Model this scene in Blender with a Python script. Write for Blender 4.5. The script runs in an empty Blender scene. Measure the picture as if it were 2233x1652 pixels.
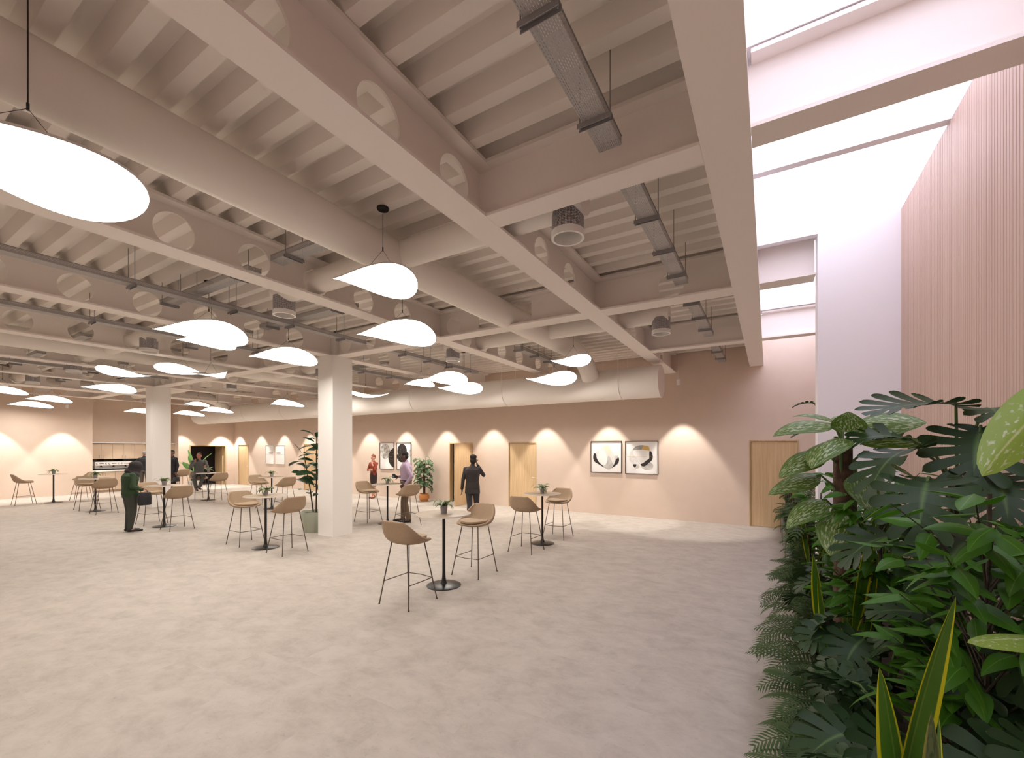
import bpy, bmesh, math, random
from mathutils import Vector, Matrix, Quaternion
R = math.radians
PI = math.pi
sc = bpy.context.scene
COL = sc.collection
V = Vector

# ------------------------------------------------------------------ mesh helpers
class G:
    """collects geometry, then links it as ONE mesh object"""
    def __init__(s): s.v=[]; s.f=[]; s.uv=[]; s.M=Matrix.Identity(4)
    def add(s, vs, fs, uvs=None):
        o=len(s.v)
        for i,p in enumerate(vs):
            s.v.append(tuple(s.M@V(p))); s.uv.append(uvs[i] if uvs else (0.,0.))
        for f in fs: s.f.append(tuple(o+i for i in f))
    def box(s,x0,x1,y0,y1,z0,z1):
        s.add([(x0,y0,z0),(x1,y0,z0),(x1,y1,z0),(x0,y1,z0),(x0,y0,z1),(x1,y0,z1),(x1,y1,z1),(x0,y1,z1)],
              [(0,3,2,1),(4,5,6,7),(0,1,5,4),(1,2,6,5),(2,3,7,6),(3,0,4,7)])
    def rings(s, rings, closed=True, cap0=True, cap1=True):
        n=len(rings[0]); vs=[p for r in rings for p in r]; fs=[]
        for k in range(len(rings)-1):
            for i in range(n if closed else n-1):
                j=(i+1)%n
                fs.append((k*n+i,k*n+j,(k+1)*n+j,(k+1)*n+i))
        if cap0: fs.append(tuple(range(n-1,-1,-1)))
        if cap1: fs.append(tuple((len(rings)-1)*n+i for i in range(n)))
        s.add(vs,fs)
    def tube(s, pts, r, n=10, caps=True):
        pts=[V(p) for p in pts]; rs=r if isinstance(r,(list,tuple)) else [r]*len(pts)
        t0=(pts[1]-pts[0]).normalized()
        a=t0.orthogonal().normalized(); out=[]
        for i,p in enumerate(pts):
            if i==0: t=pts[1]-pts[0]
            elif i==len(pts)-1: t=pts[-1]-pts[-2]
            else: t=(pts[i+1]-p).normalized()+(p-pts[i-1]).normalized()
            t.normalize(); a=(a-t*a.dot(t)).normalized(); b=t.cross(a)
            out.append([p+(a*math.cos(2*PI*k/n)+b*math.sin(2*PI*k/n))*rs[i] for k in range(n)])
        s.rings(out,True,caps,caps)
    def lathe(s, prof, n=32, c=(0,0,0)):
        out=[[(c[0]+max(r,1e-4)*math.cos(2*PI*k/n),c[1]+max(r,1e-4)*math.sin(2*PI*k/n),c[2]+z) for k in range(n)] for r,z in prof]
        s.rings(out,True,True,True)
    def ball(s, c, r, n=12, m=8):
        if not isinstance(r,(tuple,list)): r=(r,r,r)
        out=[]
        for j in range(m+1):
            a=-PI/2+PI*(j+ (0.02 if j==0 else -0.02 if j==m else 0))/m
            out.append([(c[0]+r[0]*math.cos(a)*math.cos(2*PI*k/n),c[1]+r[1]*math.cos(a)*math.sin(2*PI*k/n),c[2]+r[2]*math.sin(a)) for k in range(n)])
        s.rings(out)
    def cap(s,p0,r0,p1,r1,n=12):
        p0=V(p0);p1=V(p1);d=p1-p0;L=max(d.length,1e-4);d=d/L
        pts=[];rs=[]
        for a in (-80,-55,-28): pts.append(p0+d*r0*math.sin(R(a)));rs.append(r0*math.cos(R(a)))
        pts.append(p0);rs.append(r0);pts.append(p1);rs.append(r1)
        for a in (28,55,80): pts.append(p1+d*r1*math.sin(R(a)));rs.append(r1*math.cos(R(a)))
        # straight tube with fixed frame
        a=d.orthogonal().normalized();b=d.cross(a)
        s.rings([[q+(a*math.cos(2*PI*k/n)+b*math.sin(2*PI*k/n))*rr for k in range(n)] for q,rr in zip(pts,rs)])
    def build(s,name,mat,parent=None,smooth=False,loc=None):
        me=bpy.data.meshes.new(name); me.from_pydata(s.v,[],s.f)
        if any(u!=(0.,0.) for u in s.uv):
            l=me.uv_layers.new(name='leaf')
            for lp in me.loops: l.data[lp.index].uv=s.uv[lp.vertex_index]
        me.materials.append(mat); me.update()
        if smooth:
            for p in me.polygons: p.use_smooth=True
            try: me.set_sharp_from_angle(angle=R(40))
            except Exception: pass
        o=bpy.data.objects.new(name,me); COL.objects.link(o)
        if parent: o.parent=parent
        if loc: o.location=loc
        return o

def tag(o,label=None,cat=None,group=None,kind=None):
    if label: o['label']=label
    if cat: o['category']=cat
    if group: o['group']=group
    if kind: o['kind']=kind
    return o
def thing(name,label,cat,loc=(0,0,0),rz=0,group=None):
    o=bpy.data.objects.new(name,None); o.empty_display_size=.1; COL.objects.link(o)
    o.location=loc; o.rotation_euler=(0,0,rz); return tag(o,label,cat,group)
def struct(name,g,mat,smooth=False):
    o=g.build(name,mat,None,smooth); o['kind']='structure'; return o
def dup(root,loc,rz,label,group=None):
    r=root.copy(); COL.objects.link(r); r.location=loc; r.rotation_euler=(0,0,rz); r['label']=label
    if group: r['group']=group
    for ch in root.children:
        c=ch.copy(); COL.objects.link(c); c.parent=r
        for g in ch.children:
            d=g.copy(); COL.objects.link(d); d.parent=c
    return r
def remesh(name,g,vox,mat,parent,it=4,fac=.6):
    o=g.build(name,mat,parent)
    m=o.modifiers.new('r','REMESH'); m.mode='VOXEL'; m.voxel_size=vox; m.use_smooth_shade=True
    s=o.modifiers.new('s','SMOOTH'); s.iterations=it; s.factor=fac
    dg=bpy.context.evaluated_depsgraph_get(); dg.update()
    me=bpy.data.meshes.new_from_object(o.evaluated_get(dg)); o.modifiers.clear(); o.data=me
    for p in me.polygons: p.use_smooth=True
    if not me.materials: me.materials.append(mat)
    return o

# ------------------------------------------------------------------ materials
def mat(name,col,rough=.6,metal=0,spec=.5):
    m=bpy.data.materials.new(name); m.use_nodes=True; b=m.node_tree.nodes['Principled BSDF']
    b.inputs['Base Color'].default_value=(*col,1); b.inputs['Roughness'].default_value=rough
    b.inputs['Metallic'].default_value=metal; b.inputs['Specular IOR Level'].default_value=spec
    return m
def nodes(m): return m.node_tree.nodes,m.node_tree.links,m.node_tree.nodes['Principled BSDF']
def noisy(name,c0,c1,scale=5,rough=.6,detail=4,stretch=(1,1,1),bump=0,spec=.4,lo=.35,hi=.65):
    m=mat(name,c0,rough,0,spec); n,l,b=nodes(m)
    tc=n.new('ShaderNodeTexCoord'); mp=n.new('ShaderNodeMapping'); mp.inputs['Scale'].default_value=stretch
    t=n.new('ShaderNodeTexNoise'); t.inputs['Scale'].default_value=scale; t.inputs['Detail'].default_value=detail
    r=n.new('ShaderNodeValToRGB'); r.color_ramp.elements[0].color=(*c0,1); r.color_ramp.elements[1].color=(*c1,1)
    r.color_ramp.elements[0].position=lo; r.color_ramp.elements[1].position=hi
    l.new(tc.outputs['Object'],mp.inputs[0]); l.new(mp.outputs[0],t.inputs['Vector']); l.new(t.outputs[0],r.inputs[0]); l.new(r.outputs[0],b.inputs['Base Color'])
    if bump:
        bp=n.new('ShaderNodeBump'); bp.inputs['Strength'].default_value=bump; bp.inputs['Distance'].default_value=.01
        l.new(t.outputs[0],bp.inputs['Height']); l.new(bp.outputs[0],b.inputs['Normal'])
    return m
def emis(name,col,st):
    m=mat(name,col); n,l,b=nodes(m); b.inputs['Emission Color'].default_value=(*col,1); b.inputs['Emission Strength'].default_value=st; return m

M={}
M['ceil']=mat('ceiling paint',(.86,.80,.76),.65,0,.3)
M['deck']=mat('deck paint',(.86,.80,.75),.6,0,.3)
M['duct']=mat('duct paint',(.86,.81,.76),.55,0,.4)
M['column']=mat('column paint',(.84,.81,.78),.7,0,.3)
M['wall']=noisy('peach wall paint',(.67,.54,.448),(.69,.555,.463),3,.75)
M['white']=mat('white wall paint',(.86,.83,.85),.7,0,.3)
M['whitemetal']=mat('white metal',(.80,.78,.76),.4)
M['black']=mat('black metal',(.012,.011,.011),.35)
M['canopy']=mat('black canopy metal',(.006,.006,.006),.5)
M['steel']=mat('dark bronze legs',(.13,.10,.085),.35,.7)
M['traymetal']=mat('galvanised steel',(.30,.29,.30),.5,.3)
M['lamp']=emis('lamp diffuser',(1.,.94,.86),9.5)
M['lamptop']=mat('lamp shade top',(.62,.59,.57),.5)
M['stool']=noisy('tan upholstery',(.37,.265,.175),(.40,.29,.195),60,.75,3)
M['cushion']=noisy('tan cushion',(.40,.29,.195),(.43,.315,.21),60,.8,3)
M['tabletop']=noisy('pale veneer',(.30,.23,.16),(.35,.27,.19),8,.45,4,(1,12,1))
M['edge']=mat('table edge',(.82,.78,.72),.5)
M['potgrey']=mat('grey ceramic',(.30,.29,.30),.6)
M['soil']=noisy('soil',(.02,.014,.01),(.06,.04,.03),60,.95)
M['door']=noisy('oak veneer',(.56,.39,.215),(.66,.475,.28),3,.5,6,(14,14,.5))
M['doorframe']=noisy('oak frame',(.50,.35,.19),(.60,.43,.25),3,.5,6,(14,14,.5))
M['gap']=mat('shadow gap',(.03,.02,.015),.8)
M['slat']=noisy('cedar slats',(.50,.345,.275),(.63,.46,.385),2.2,.55,5,(1,26,.25),0,.4,.25,.75)
M['planter']=mat('planter panel',(.135,.13,.105),.5)
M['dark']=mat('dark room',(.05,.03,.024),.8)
M['glassblack']=mat('black glass splashback',(.01,.009,.008),.06)
M['cab']=mat('cabinet front',(.60,.46,.34),.4)
M['cabtop']=mat('white worktop',(.83,.80,.76),.35)

# floor: stone-effect vinyl, brushed mottling with faint tiles
def floor_mat():
    m=mat('stone effect floor',(.5,.4,.36),.62,0,.25); n,l,b=nodes(m)
    tc=n.new('ShaderNodeTexCoord')
    br=n.new('ShaderNodeTexBrick'); br.inputs['Scale'].default_value=1; br.inputs['Brick Width'].default_value=.9; br.inputs['Row Height'].default_value=.45
    br.inputs['Mortar Size'].default_value=.0; br.inputs['Color1'].default_value=(.0,.0,.0,1); br.inputs['Color2'].default_value=(1,1,1,1)
    br.inputs['Bias'].default_value=0
    l.new(tc.outputs['Object'],br.inputs['Vector'])
    mp=n.new('ShaderNodeMapping'); mp.inputs['Scale'].default_value=(1.0,1.35,1); mp.inputs['Rotation'].default_value=(0,0,R(-31)); l.new(tc.outputs['Object'],mp.inputs[0])
    add=n.new('ShaderNodeVectorMath'); add.operation='MULTIPLY_ADD'
    l.new(br.outputs['Color'],add.inputs[0]); add.inputs[1].default_value=(.0,.0,.35); l.new(mp.outputs[0],add.inputs[2])
    t=n.new('ShaderNodeTexNoise'); t.inputs['Scale'].default_value=3.8; t.inputs['Detail'].default_value=8; t.inputs['Roughness'].default_value=.70; t.inputs['Distortion'].default_value=.3
    l.new(add.outputs[0],t.inputs['Vector'])
    r=n.new('ShaderNodeValToRGB'); e=r.color_ramp.elements
    e[0].position=.36; e[0].color=(.375,.332,.292,1); e[1].position=.62; e[1].color=(.46,.412,.368,1)
    q=r.color_ramp.elements.new(.5); q.color=(.425,.378,.335,1)
    l.new(t.outputs[0],r.inputs[0])
    t2=n.new('ShaderNodeTexNoise'); t2.inputs['Scale'].default_value=16; t2.inputs['Detail'].default_value=5; t2.inputs['Roughness'].default_value=.7; l.new(mp.outputs[0],t2.inputs['Vector'])
    r2=n.new('ShaderNodeValToRGB'); r2.color_ramp.elements[0].position=.60; r2.color_ramp.elements[1].position=.74; r2.color_ramp.elements[0].color=(1,1,1,1); r2.color_ramp.elements[1].color=(.80,.79,.80,1)
    l.new(t2.outputs[0],r2.inputs[0])
    mx=n.new('ShaderNodeMix'); mx.data_type='RGBA'; mx.blend_type='MULTIPLY'; mx.inputs[0].default_value=1
    l.new(r.outputs[0],mx.inputs[6]); l.new(r2.outputs[0],mx.inputs[7]); l.new(mx.outputs[2],b.inputs['Base Color'])
    return m
M['floor']=floor_mat()

# perforated sheet: staggered slots cut by transparency (coordinates: object space, metres)
def perf_mat(name,col,ax,pitch=.026,slot=(.012,.004),round_=False):
    m=mat(name,col,.5,.2); n,l,b=nodes(m); out=n['Material Output']
    tc=n.new('ShaderNodeTexCoord'); br=n.new('ShaderNodeTexBrick')
    mp=n.new('ShaderNodeMapping')
    if ax=='y': mp.inputs['Rotation'].default_value=(0,0,R(90))
    l.new(tc.outputs['UV'],mp.inputs[0]); l.new(mp.outputs[0],br.inputs['Vector'])
    br.inputs['Scale'].default_value=1; br.inputs['Brick Width'].default_value=pitch; br.inputs['Row Height'].default_value=slot[0]
    br.inputs['Mortar Size'].default_value=slot[1]; br.inputs['Mortar Smooth'].default_value=0
    tr=n.new('ShaderNodeBsdfTransparent'); mix=n.new('ShaderNodeMixShader')
    l.new(br.outputs['Fac'],mix.inputs[0]); l.new(tr.outputs[0],mix.inputs[1]); l.new(b.outputs[0],mix.inputs[2]); l.new(mix.outputs[0],out.inputs[0])
    return m
M['perf']=perf_mat('perforated tray steel',(.40,.385,.385),'x',.026,(.013,.0052))
def perf_dots(name,col,hole,sc_):
    m=mat(name,col,.5,.2); n,l,b=nodes(m); tc=n.new('ShaderNodeTexCoord'); v=n.new('ShaderNodeTexVoronoi'); v.inputs['Scale'].default_value=sc_; v.inputs['Randomness'].default_value=.25
    l.new(tc.outputs['UV'],v.inputs['Vector']); r=n.new('ShaderNodeValToRGB'); r.color_ramp.elements[0].position=.36; r.color_ramp.elements[1].position=.40
    r.color_ramp.elements[0].color=(*hole,1); r.color_ramp.elements[1].color=(*col,1); l.new(v.outputs['Distance'],r.inputs[0]); l.new(r.outputs[0],b.inputs['Base Color']); return m
M['drum']=perf_dots('perforated diffuser',(.50,.48,.50),(.07,.06,.065),75)

def leafmat(name,base,mid=None,edge=None,rough=.45,noise=None,backlit=.25,spec=.5):
    """uv.x = -1..1 across, uv.y = 0..1 along the blade"""
    m=mat(name,base,rough,0,spec); n,l,b=nodes(m); out=n['Material Output']
    tc=n.new('ShaderNodeTexCoord'); sp=n.new('ShaderNodeSeparateXYZ'); l.new(tc.outputs['UV'],sp.inputs[0])
    ab=n.new('ShaderNodeMath'); ab.operation='ABSOLUTE'; l.new(sp.outputs[0],ab.inputs[0])
    cr=n.new('ShaderNodeValToRGB'); e=cr.color_ramp.elements
    e[0].position=0; e[0].color=(*(mid or base),1); e[1].position=.07; e[1].color=(*base,1)
    if edge:
        q=e.new(.74); q.color=(*base,1); q=e.new(.80); q.color=(*edge,1)
    l.new(ab.outputs[0],cr.inputs[0]); last=cr.outputs[0]
    if noise:
        nt=n.new('ShaderNodeTexNoise'); nt.inputs['Scale'].default_value=noise[1]; nt.inputs['Detail'].default_value=3
        mp=n.new('ShaderNodeMapping'); mp.inputs['Scale'].default_value=noise[3]; l.new(tc.outputs['UV'],mp.inputs[0]); l.new(mp.outputs[0],nt.inputs['Vector'])
        r2=n.new('ShaderNodeValToRGB'); r2.color_ramp.elements[0].position=noise[2]; r2.color_ramp.elements[1].position=noise[2]+.08
        l.new(nt.outputs[0],r2.inputs[0]); inv=n.new('ShaderNodeMath'); inv.operation='MULTIPLY'; 
        om=n.new('ShaderNodeMapRange'); om.inputs[1].default_value=.55; om.inputs[2].default_value=1.0; om.inputs[3].default_value=1; om.inputs[4].default_value=0
        l.new(ab.outputs[0],om.inputs[0]); l.new(r2.outputs[0],inv.inputs[0]); l.new(om.outputs[0],inv.inputs[1])
        mx=n.new('ShaderNodeMix'); mx.data_type='RGBA'; l.new(inv.outputs[0],mx.inputs[0]); l.new(last,mx.inputs[6]); mx.inputs[7].default_value=(*noise[0],1); last=mx.outputs[2]
    l.new(last,b.inputs['Base Color'])
    tl=n.new('ShaderNodeBsdfTranslucent'); l.new(last,tl.inputs[0]); ms=n.new('ShaderNodeMixShader'); ms.inputs[0].default_value=backlit
    l.new(b.outputs[0],ms.inputs[1]); l.new(tl.outputs[0],ms.inputs[2]); l.new(ms.outputs[0],out.inputs[0])
    return m
M['monstera']=leafmat('monstera leaf',(.024,.052,.016),(.09,.16,.05),None,.5,None,.15,.3)
M['dieff']=leafmat('dieffenbachia leaf',(.085,.16,.015),(.20,.27,.07),None,.5,((.40,.48,.28),4,.50,(2.4,2,1)))
M['ficus']=leafmat('laurel leaf',(.050,.150,.010),(.13,.27,.04),None,.45,None,.3,.25)
M['ficusdark']=leafmat('fiddle leaf',(.022,.060,.022),(.06,.12,.04),None,.4)
M['snake']=leafmat('snake plant leaf',(.055,.135,.014),(.13,.22,.04),(.48,.47,.015),.4,None,.2,.35)
M['snakestripe']=leafmat('striped snake leaf',(.10,.13,.05),None,(.25,.24,.05),.45,((.04,.07,.03),9,.5,(.6,3,1)))
M['palm']=leafmat('palm leaf',(.050,.088,.024),(.10,.15,.04),None,.55,None,.25,.25)
M['bigleaf']=leafmat('broad yellow green leaf',(.24,.36,.055),(.5,.55,.25),None,.45,((.5,.56,.34),5,.56,(1,3,1)))
M['bop']=leafmat('bright banana leaf',(.20,.44,.13),(.35,.6,.25),None,.45)
M['potplant']=leafmat('table plant leaf',(.055,.105,.035),None,(.03,.05,.02),.45,((.36,.42,.22),3,.42,(1,2,1)))
M['potmon']=leafmat('pot monstera leaf',(.065,.14,.055),(.2,.3,.14),None,.45,((.3,.4,.25),4,.55,(1,2,1)))
M['stem']=mat('green stem',(.09,.15,.04),.5)
M['bark']=noisy('bark',(.030,.022,.014),(.065,.048,.030),30,.9,4)
M['moss']=noisy('moss pole coir',(.05,.028,.018),(.13,.075,.05),26,.95,6,(1,1,.6),.8)
M['terracotta']=mat('orange glazed pot',(.55,.22,.06),.4)
M['sage']=mat('sage pot',(.40,.43,.34),.5)
M['potwhite']=mat('white pot',(.75,.71,.68),.5)

# ------------------------------------------------------------------ the room shell
XL,YB,YF,XR=-24.4,-6.0,12.0,1.2
g=G(); g.box(-26.5,2.2,YB-.3,14.5,-.12,0); struct('floor',g,M['floor'])
DK0,DK1=4.40,4.54
def deckz(y):
    k=(y-1.62)%.3
    return DK0 if k<.105 else DK1
# trapezoidal deck, ribs running across the beams
prof=[]; y=1.62-.3*27
while y<YF+.3:
    prof+= [(y,DK0),(y+.105,DK0),(y+.15,DK1),(y+.255,DK1)]; y+=.3
g=G(); x0,x1=-25.5,-.24
vs=[];fs=[]
for (yy,z) in prof:
    vs+=[(x0,yy,z),(x1,yy,z),(x0,yy,z+.02),(x1,yy,z+.02)]
for i in range(len(prof)-1):
    a=4*i;b=a+4; fs+=[(a,a+1,b+1,b),(a+2,b+2,b+3,a+3)]
g.add(vs,fs); g.box(x0,x1,YB-.3,YF+2.3,4.66,4.70); struct('ceiling',g,M['deck'])
# back wall with doors: build around openings
def wall_with_holes(g,axis,c0,c1,a0,a1,z1,holes):
    """axis 'y': wall thickness c0..c1 in y, runs a0..a1 in x.  holes=(s,e,zb,zt)"""
    def bx(s,e,zb,zt):
        if e-s<1e-4 or zt-zb<1e-4: return
        if axis=='y': g.box(s,e,c0,c1,zb,zt)
        else: g.box(c0,c1,s,e,zb,zt)
    p=a0
    for s,e,zb,zt in sorted(holes):
        bx(p,s,0,z1); bx(s,e,0,zb); bx(s,e,zt,z1); p=e
    bx(p,a1,0,z1)
DT=2.10
doors={1:(-.40,.62),2:(-7.30,-6.27),3:(-9.77,-8.74),4:(-18.3,-17.27),5:(-23.95,-22.95)}
g=G(); wall_with_holes(g,'y',12.0,12.2,XL-.2,XR+.2,4.66,[(a,b,0,DT) for a,b in doors.values()]); struct('wall_back',g,M['wall'])
KY0,KY1=6.44,9.50
DY0,DY1=9.95,11.62
g=G(); g.box(XL-.8,XL,YB,KY0,0,4.66); struct('wall_left',g,M['wall'])
g=G(); wall_with_holes(g,'x',XL-.2,XL,KY1+.2,12.2,4.66,[(DY0,DY1,0,2.06)]); struct('wall_left_corner',g,M['wall'])
g=G(); g.box(-25.4,-25.2,KY0,KY1,0,4.66); struct('wall_kitchen',g,M['wall'])
g=G(); g.box(-25.4,XL,KY1,KY1+.2,0,4.66); struct('wall_kitchen_side',g,M['wall'])
g=G(); g.box(XL-.2,XR+.2,YB-.2,YB,0,4.66); struct('wall_front',g,M['wall'])
# slatted timber wall on the right
g=G(); pts=[]; y=YB
while y<12.0:
    pts+=[(1.188,y),(1.188,y+.028),(1.191,y+.030),(1.191,y+.036)]; y+=.038
vs=[];fs=[]
for px,py in pts: vs+=[(px,py,0),(px,py,4.385)]
for i in range(len(pts)-1): a=2*i; fs.append((a,a+1,a+3,a+2))
g.add(vs,fs); g.box(1.20,1.35,YB,12.2,0,4.385); struct('wall_right',g,M['slat'])
# white return wall beside the skylight
g=G(); g.box(.478,1.188,5.90,6.17,0,4.31); g.box(-.139,1.188,5.90,5.99,4.31,4.71); g.box(.478,1.188,5.99,6.17,4.31,4.62); struct('wall_pier',g,M['white'])

# skylight: kerbs, glazing bars and translucent glass
g=G()
KZ=4.40
g.box(1.189,1.20,YB,12.2,4.39,4.85); g.box(-.24,-.17,YB,12.2,4.40,4.85)
g.box(-.17,1.2,3.05,3.30,4.40,4.52); g.box(-.17,1.188,4.49,4.57,4.395,4.56)
g.box(-.17,1.2,6.0,6.3,4.40,4.52); g.box(-.17,1.2,9.0,9.25,4.40,4.52)
g.box(-.17,1.2,11.98,12.2,4.662,4.9); g.box(-.17,1.2,YB-.2,YB,4.40,4.9); g.box(-.17,1.2,-.05,.0,4.39,4.52); g.box(1.21,1.5,YB,12.2,4.87,4.9)
struct('trim_1',g,M['white'])
def skyglass():
    m=bpy.data.materials.new('opal skylight glass'); m.use_nodes=True; n=m.node_tree.nodes; l=m.node_tree.links; n.remove(n['Principled BSDF'])
    t=n.new('ShaderNodeBsdfTransparent'); t.inputs[0].default_value=(.97,.97,.98,1); d=n.new('ShaderNodeBsdfTranslucent'); d.inputs[0].default_value=(.9,.9,.92,1)
    x=n.new('ShaderNodeMixShader'); x.inputs[0].default_value=.25; l.new(t.outputs[0],x.inputs[1]); l.new(d.outputs[0],x.inputs[2]); l.new(x.outputs[0],n['Material Output'].inputs[0]); return m
M['glass']=skyglass()
for i,(a,b) in enumerate(((YB,0),(.0,3.1),(3.25,5.95),(6.1,9.1),(9.2,12.1))):
    g=G(); g.box(-.20,1.17,a,b,4.72,4.735); o=struct('window_%d'%(i+1),g,M['glass'])

# ------------------------------------------------------------------ steel frame
def plate(g,axis,c,t,a0,a1,z0,z1,holes=(),rects=()):
    """vertical web plate; axis 'y' runs along Y at X=c, axis 'x' runs along X at Y=c"""
    def P(s,a,z): return (c+s*t/2,a,z) if axis=='y' else (a,c+s*t/2,z)
    def bx(s,e,zb,zt):
        if e-s<.002 or zt-zb<.002: return
        if axis=='y': g.box(c-t/2,c+t/2,s,e,zb,zt)
        else: g.box(s,e,c-t/2,c+t/2,zb,zt)
    zc=(z0+z1)/2-.02; feats=[(a-r-.03,a+r+.03,'h',a,r) for a,r in holes]+[(s,e,'r',zb,zt) for s,e,zb,zt in rects]
    p=a0
    for f in sorted(feats):
        s,e=f[0],f[1]
        if s<p or e>a1: continue
        bx(p,s,z0,z1)
        if f[2]=='r': bx(s,e,z0,f[3]); bx(s,e,f[4],z1)
        else:
            a,r=f[3],f[4]; n=32; vs=[]; fs=[]
            for k in range(n):
                th=2*PI*(k+.5)/n; cx,cz=math.cos(th),math.sin(th)
                # rectangle boundary
                hw=(e-s)/2; up=z1-zc; dn=zc-z0; hz=up if cz>0 else dn
                q=min(hw/abs(cx) if abs(cx)>1e-6 else 9e9, hz/abs(cz) if abs(cz)>1e-6 else 9e9)
                for sd in (-1,1):
                    vs.append(P(sd,a+cx*r,zc+cz*r)); vs.append(P(sd,a+cx*q,zc+cz*q))
            for k in range(n):
                A=4*k;B=4*((k+1)%n)
                fs+=[(A,B,B+1,A+1),(A+2,A+3,B+3,B+2),(A,A+2,B+2,B)]
            # corners
            base=len(vs)
            for sd in (-1,1):
                for (aa,zz) in ((a-(e-s)/2,z0),(a+(e-s)/2,z0),(a+(e-s)/2,z1),(a-(e-s)/2,z1)): vs.append(P(sd,aa,zz))
            for ci,(sx,sz) in enumerate(((-1,-1),(1,-1),(1,1),(-1,1))):
                # find the pair of neighbouring samples straddling the corner
                ca=math.atan2(sz*((z1-zc) if sz>0 else (zc-z0)),sx*(e-s)/2)%(2*PI)
                k=int(math.floor(ca/(2*PI/n)-.5))%n
                A=4*k;B=4*((k+1)%n); fs+=[(A+1,B+1,base+ci),(A+3,base+4+ci,B+3)]
            g.add(vs,fs)
        p=e
    bx(p,a1,z0,z1)
BZ0,BZ1=3.90,4.385
WB0,WB1=3.925,4.365
def beam_y(name,c,y0,y1,label,holes,rects=(),w=.29):
    r=thing(name,label,'beam',(c,y0,0),0,'steel beams running towards the back wall')
    g=G(); g.box(-w/2,w/2,0,y1-y0,BZ0,WB0); g.build('bottom_flange',M['ceil'],r)
    g=G(); g.box(-w/2,w/2,0,y1-y0,WB1,4.395); g.build('top_flange',M['ceil'],r)
    g=G(); plate(g,'y',0,.02,0,y1-y0,WB0,WB1,[(a-y0,q) for a,q in holes],[(a-y0,b-y0,c_,d) for a,b,c_,d in rects]); g.build('web',M['ceil'],r,True)
    return r
def beam_x(name,c,x0,x1,label,holes=(),rects=(),w=.24,m='ceil',tl=.137,tr=.137):
    r=thing(name,label,'beam',(x0,c,0),0,'steel cross beams')
    g=G(); g.box(tl,x1-x0-tr,-w/2,w/2,BZ0,WB0); g.build('bottom_flange',M[m],r)
    g=G(); g.box(tl,x1-x0-tr,-w/2,w/2,WB1,4.395); g.build('top_flange',M[m],r)
    g=G(); plate(g,'x',0,.02,0,x1-x0,WB0,WB1,[(a-x0,q) for a,q in holes],[(a-x0,b-x0,c_,d) for a,b,c_,d in rects]); g.build('web',M[m],r,True)
    return r
HY=[-3.6,-2.8,-2.0,-1.2,-.4,.4,1.2,2.0,2.8,3.6,4.4,5.2,6.95,7.55]
bx=[-2.235-3*k for k in range(8)]; bx[0]=-2.235; bx=[-2.235,-5.235,-8.235,-11.235,-14.235,-17.235,-20.235,-23.235]
nm=['first','second','third','fourth','fifth','sixth','seventh','eighth']
for k,c in enumerate(bx):
    hs=[(a,.185) for a in HY]
    if k in (0,): hs+=[(8.3,.185)]; rc=()
    else: rc=[(8.1,9.25,3.99,4.30)] if k>1 else ()
    if k==1: hs+=[(8.3,.185),(9.1,.185)]
    hs+=[(10.1,.17),(10.85,.17)]
    beam_y('ceiling_beam',c,YB,YF,'long beige steel beam with round holes, %s from the skylight edge beam'%nm[k],hs,rc)
# solid edge beam beside the skylight
r=thing('edge_beam','deep beige edge beam with plain sides between ceiling deck and skylight','beam',(-.24,YB,0))
g=G(); g.box(-.146,.146,0,YF-YB,BZ0,3.93); g.box(-.10,.10,0,YF-YB,3.93,4.40); g.build('beam_body',M['ceil'],r)
# cross beams
o=beam_x('cross_beam',3.17,-2.225,-.34,'beige cross beam with plain web nearest the camera, left of the skylight edge beam',w=.22,tr=.047)
o=beam_x('cross_beam',3.17,-.14,1.18,'cross beam spanning the skylight nearest the camera',w=.22,tl=.048,tr=0)
o=beam_x('cross_beam',9.15,-2.225,-.34,'narrow beige cross beam nearest the back wall, left of the skylight edge beam',w=.22,tr=.047)
o=beam_x('cross_beam',9.15,-.14,1.18,'cross beam spanning the skylight nearest the back wall',w=.22,tl=.048,tr=0)
o=beam_x('cross_beam',6.15,-.14,.47,'short cross beam spanning the skylight beside the white return wall',w=.26,tl=.048,tr=0)
o=beam_x('cross_beam',6.15,-2.225,-.34,'beige cross beam with one round hole on the column line, beside the skylight edge beam',[(-1.14,.17)],w=.30,tr=.047)
for k in range(7):
    a,b=bx[k+1]+.01,bx[k]-.01
    if k==0: hs=[(-4.9,.16)]; rc=[(-4.35,-3.30,3.99,4.34)]
    else:
        hs=[(a+.35,.16),(a+1.12,.16),(a+1.85,.16),(a+2.6,.16)]; rc=[]
        if k in (3,): hs=[(a+.35,.16),(a+2.6,.16)]; rc=[(-13.2,-12.2,3.99,4.34)]
        if k==6: hs=[(a+.5,.16),(a+1.4,.16)]; rc=[(-21.1,-20.3,3.99,4.34)]; rc=[]
    beam_x('cross_beam',6.15,a,b,'beige cross beam on the column line, between %s and %s long beams'%(nm[k],nm[k+1]),hs,rc,w=.30)
# columns
for x,l in ((-8.235,'square off-white column in mid floor beside the tall potted fig'),(-17.235,'square off-white column further back, in front of the kitchen')):
    g=G(); g.box(x-.25,x+.25,5.90,6.40,0,3.898); g.box(x-.14,x+.14,6.03,6.27,3.93,4.36) 
    tag(g.build('column',M['column']),l,'column')

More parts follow.
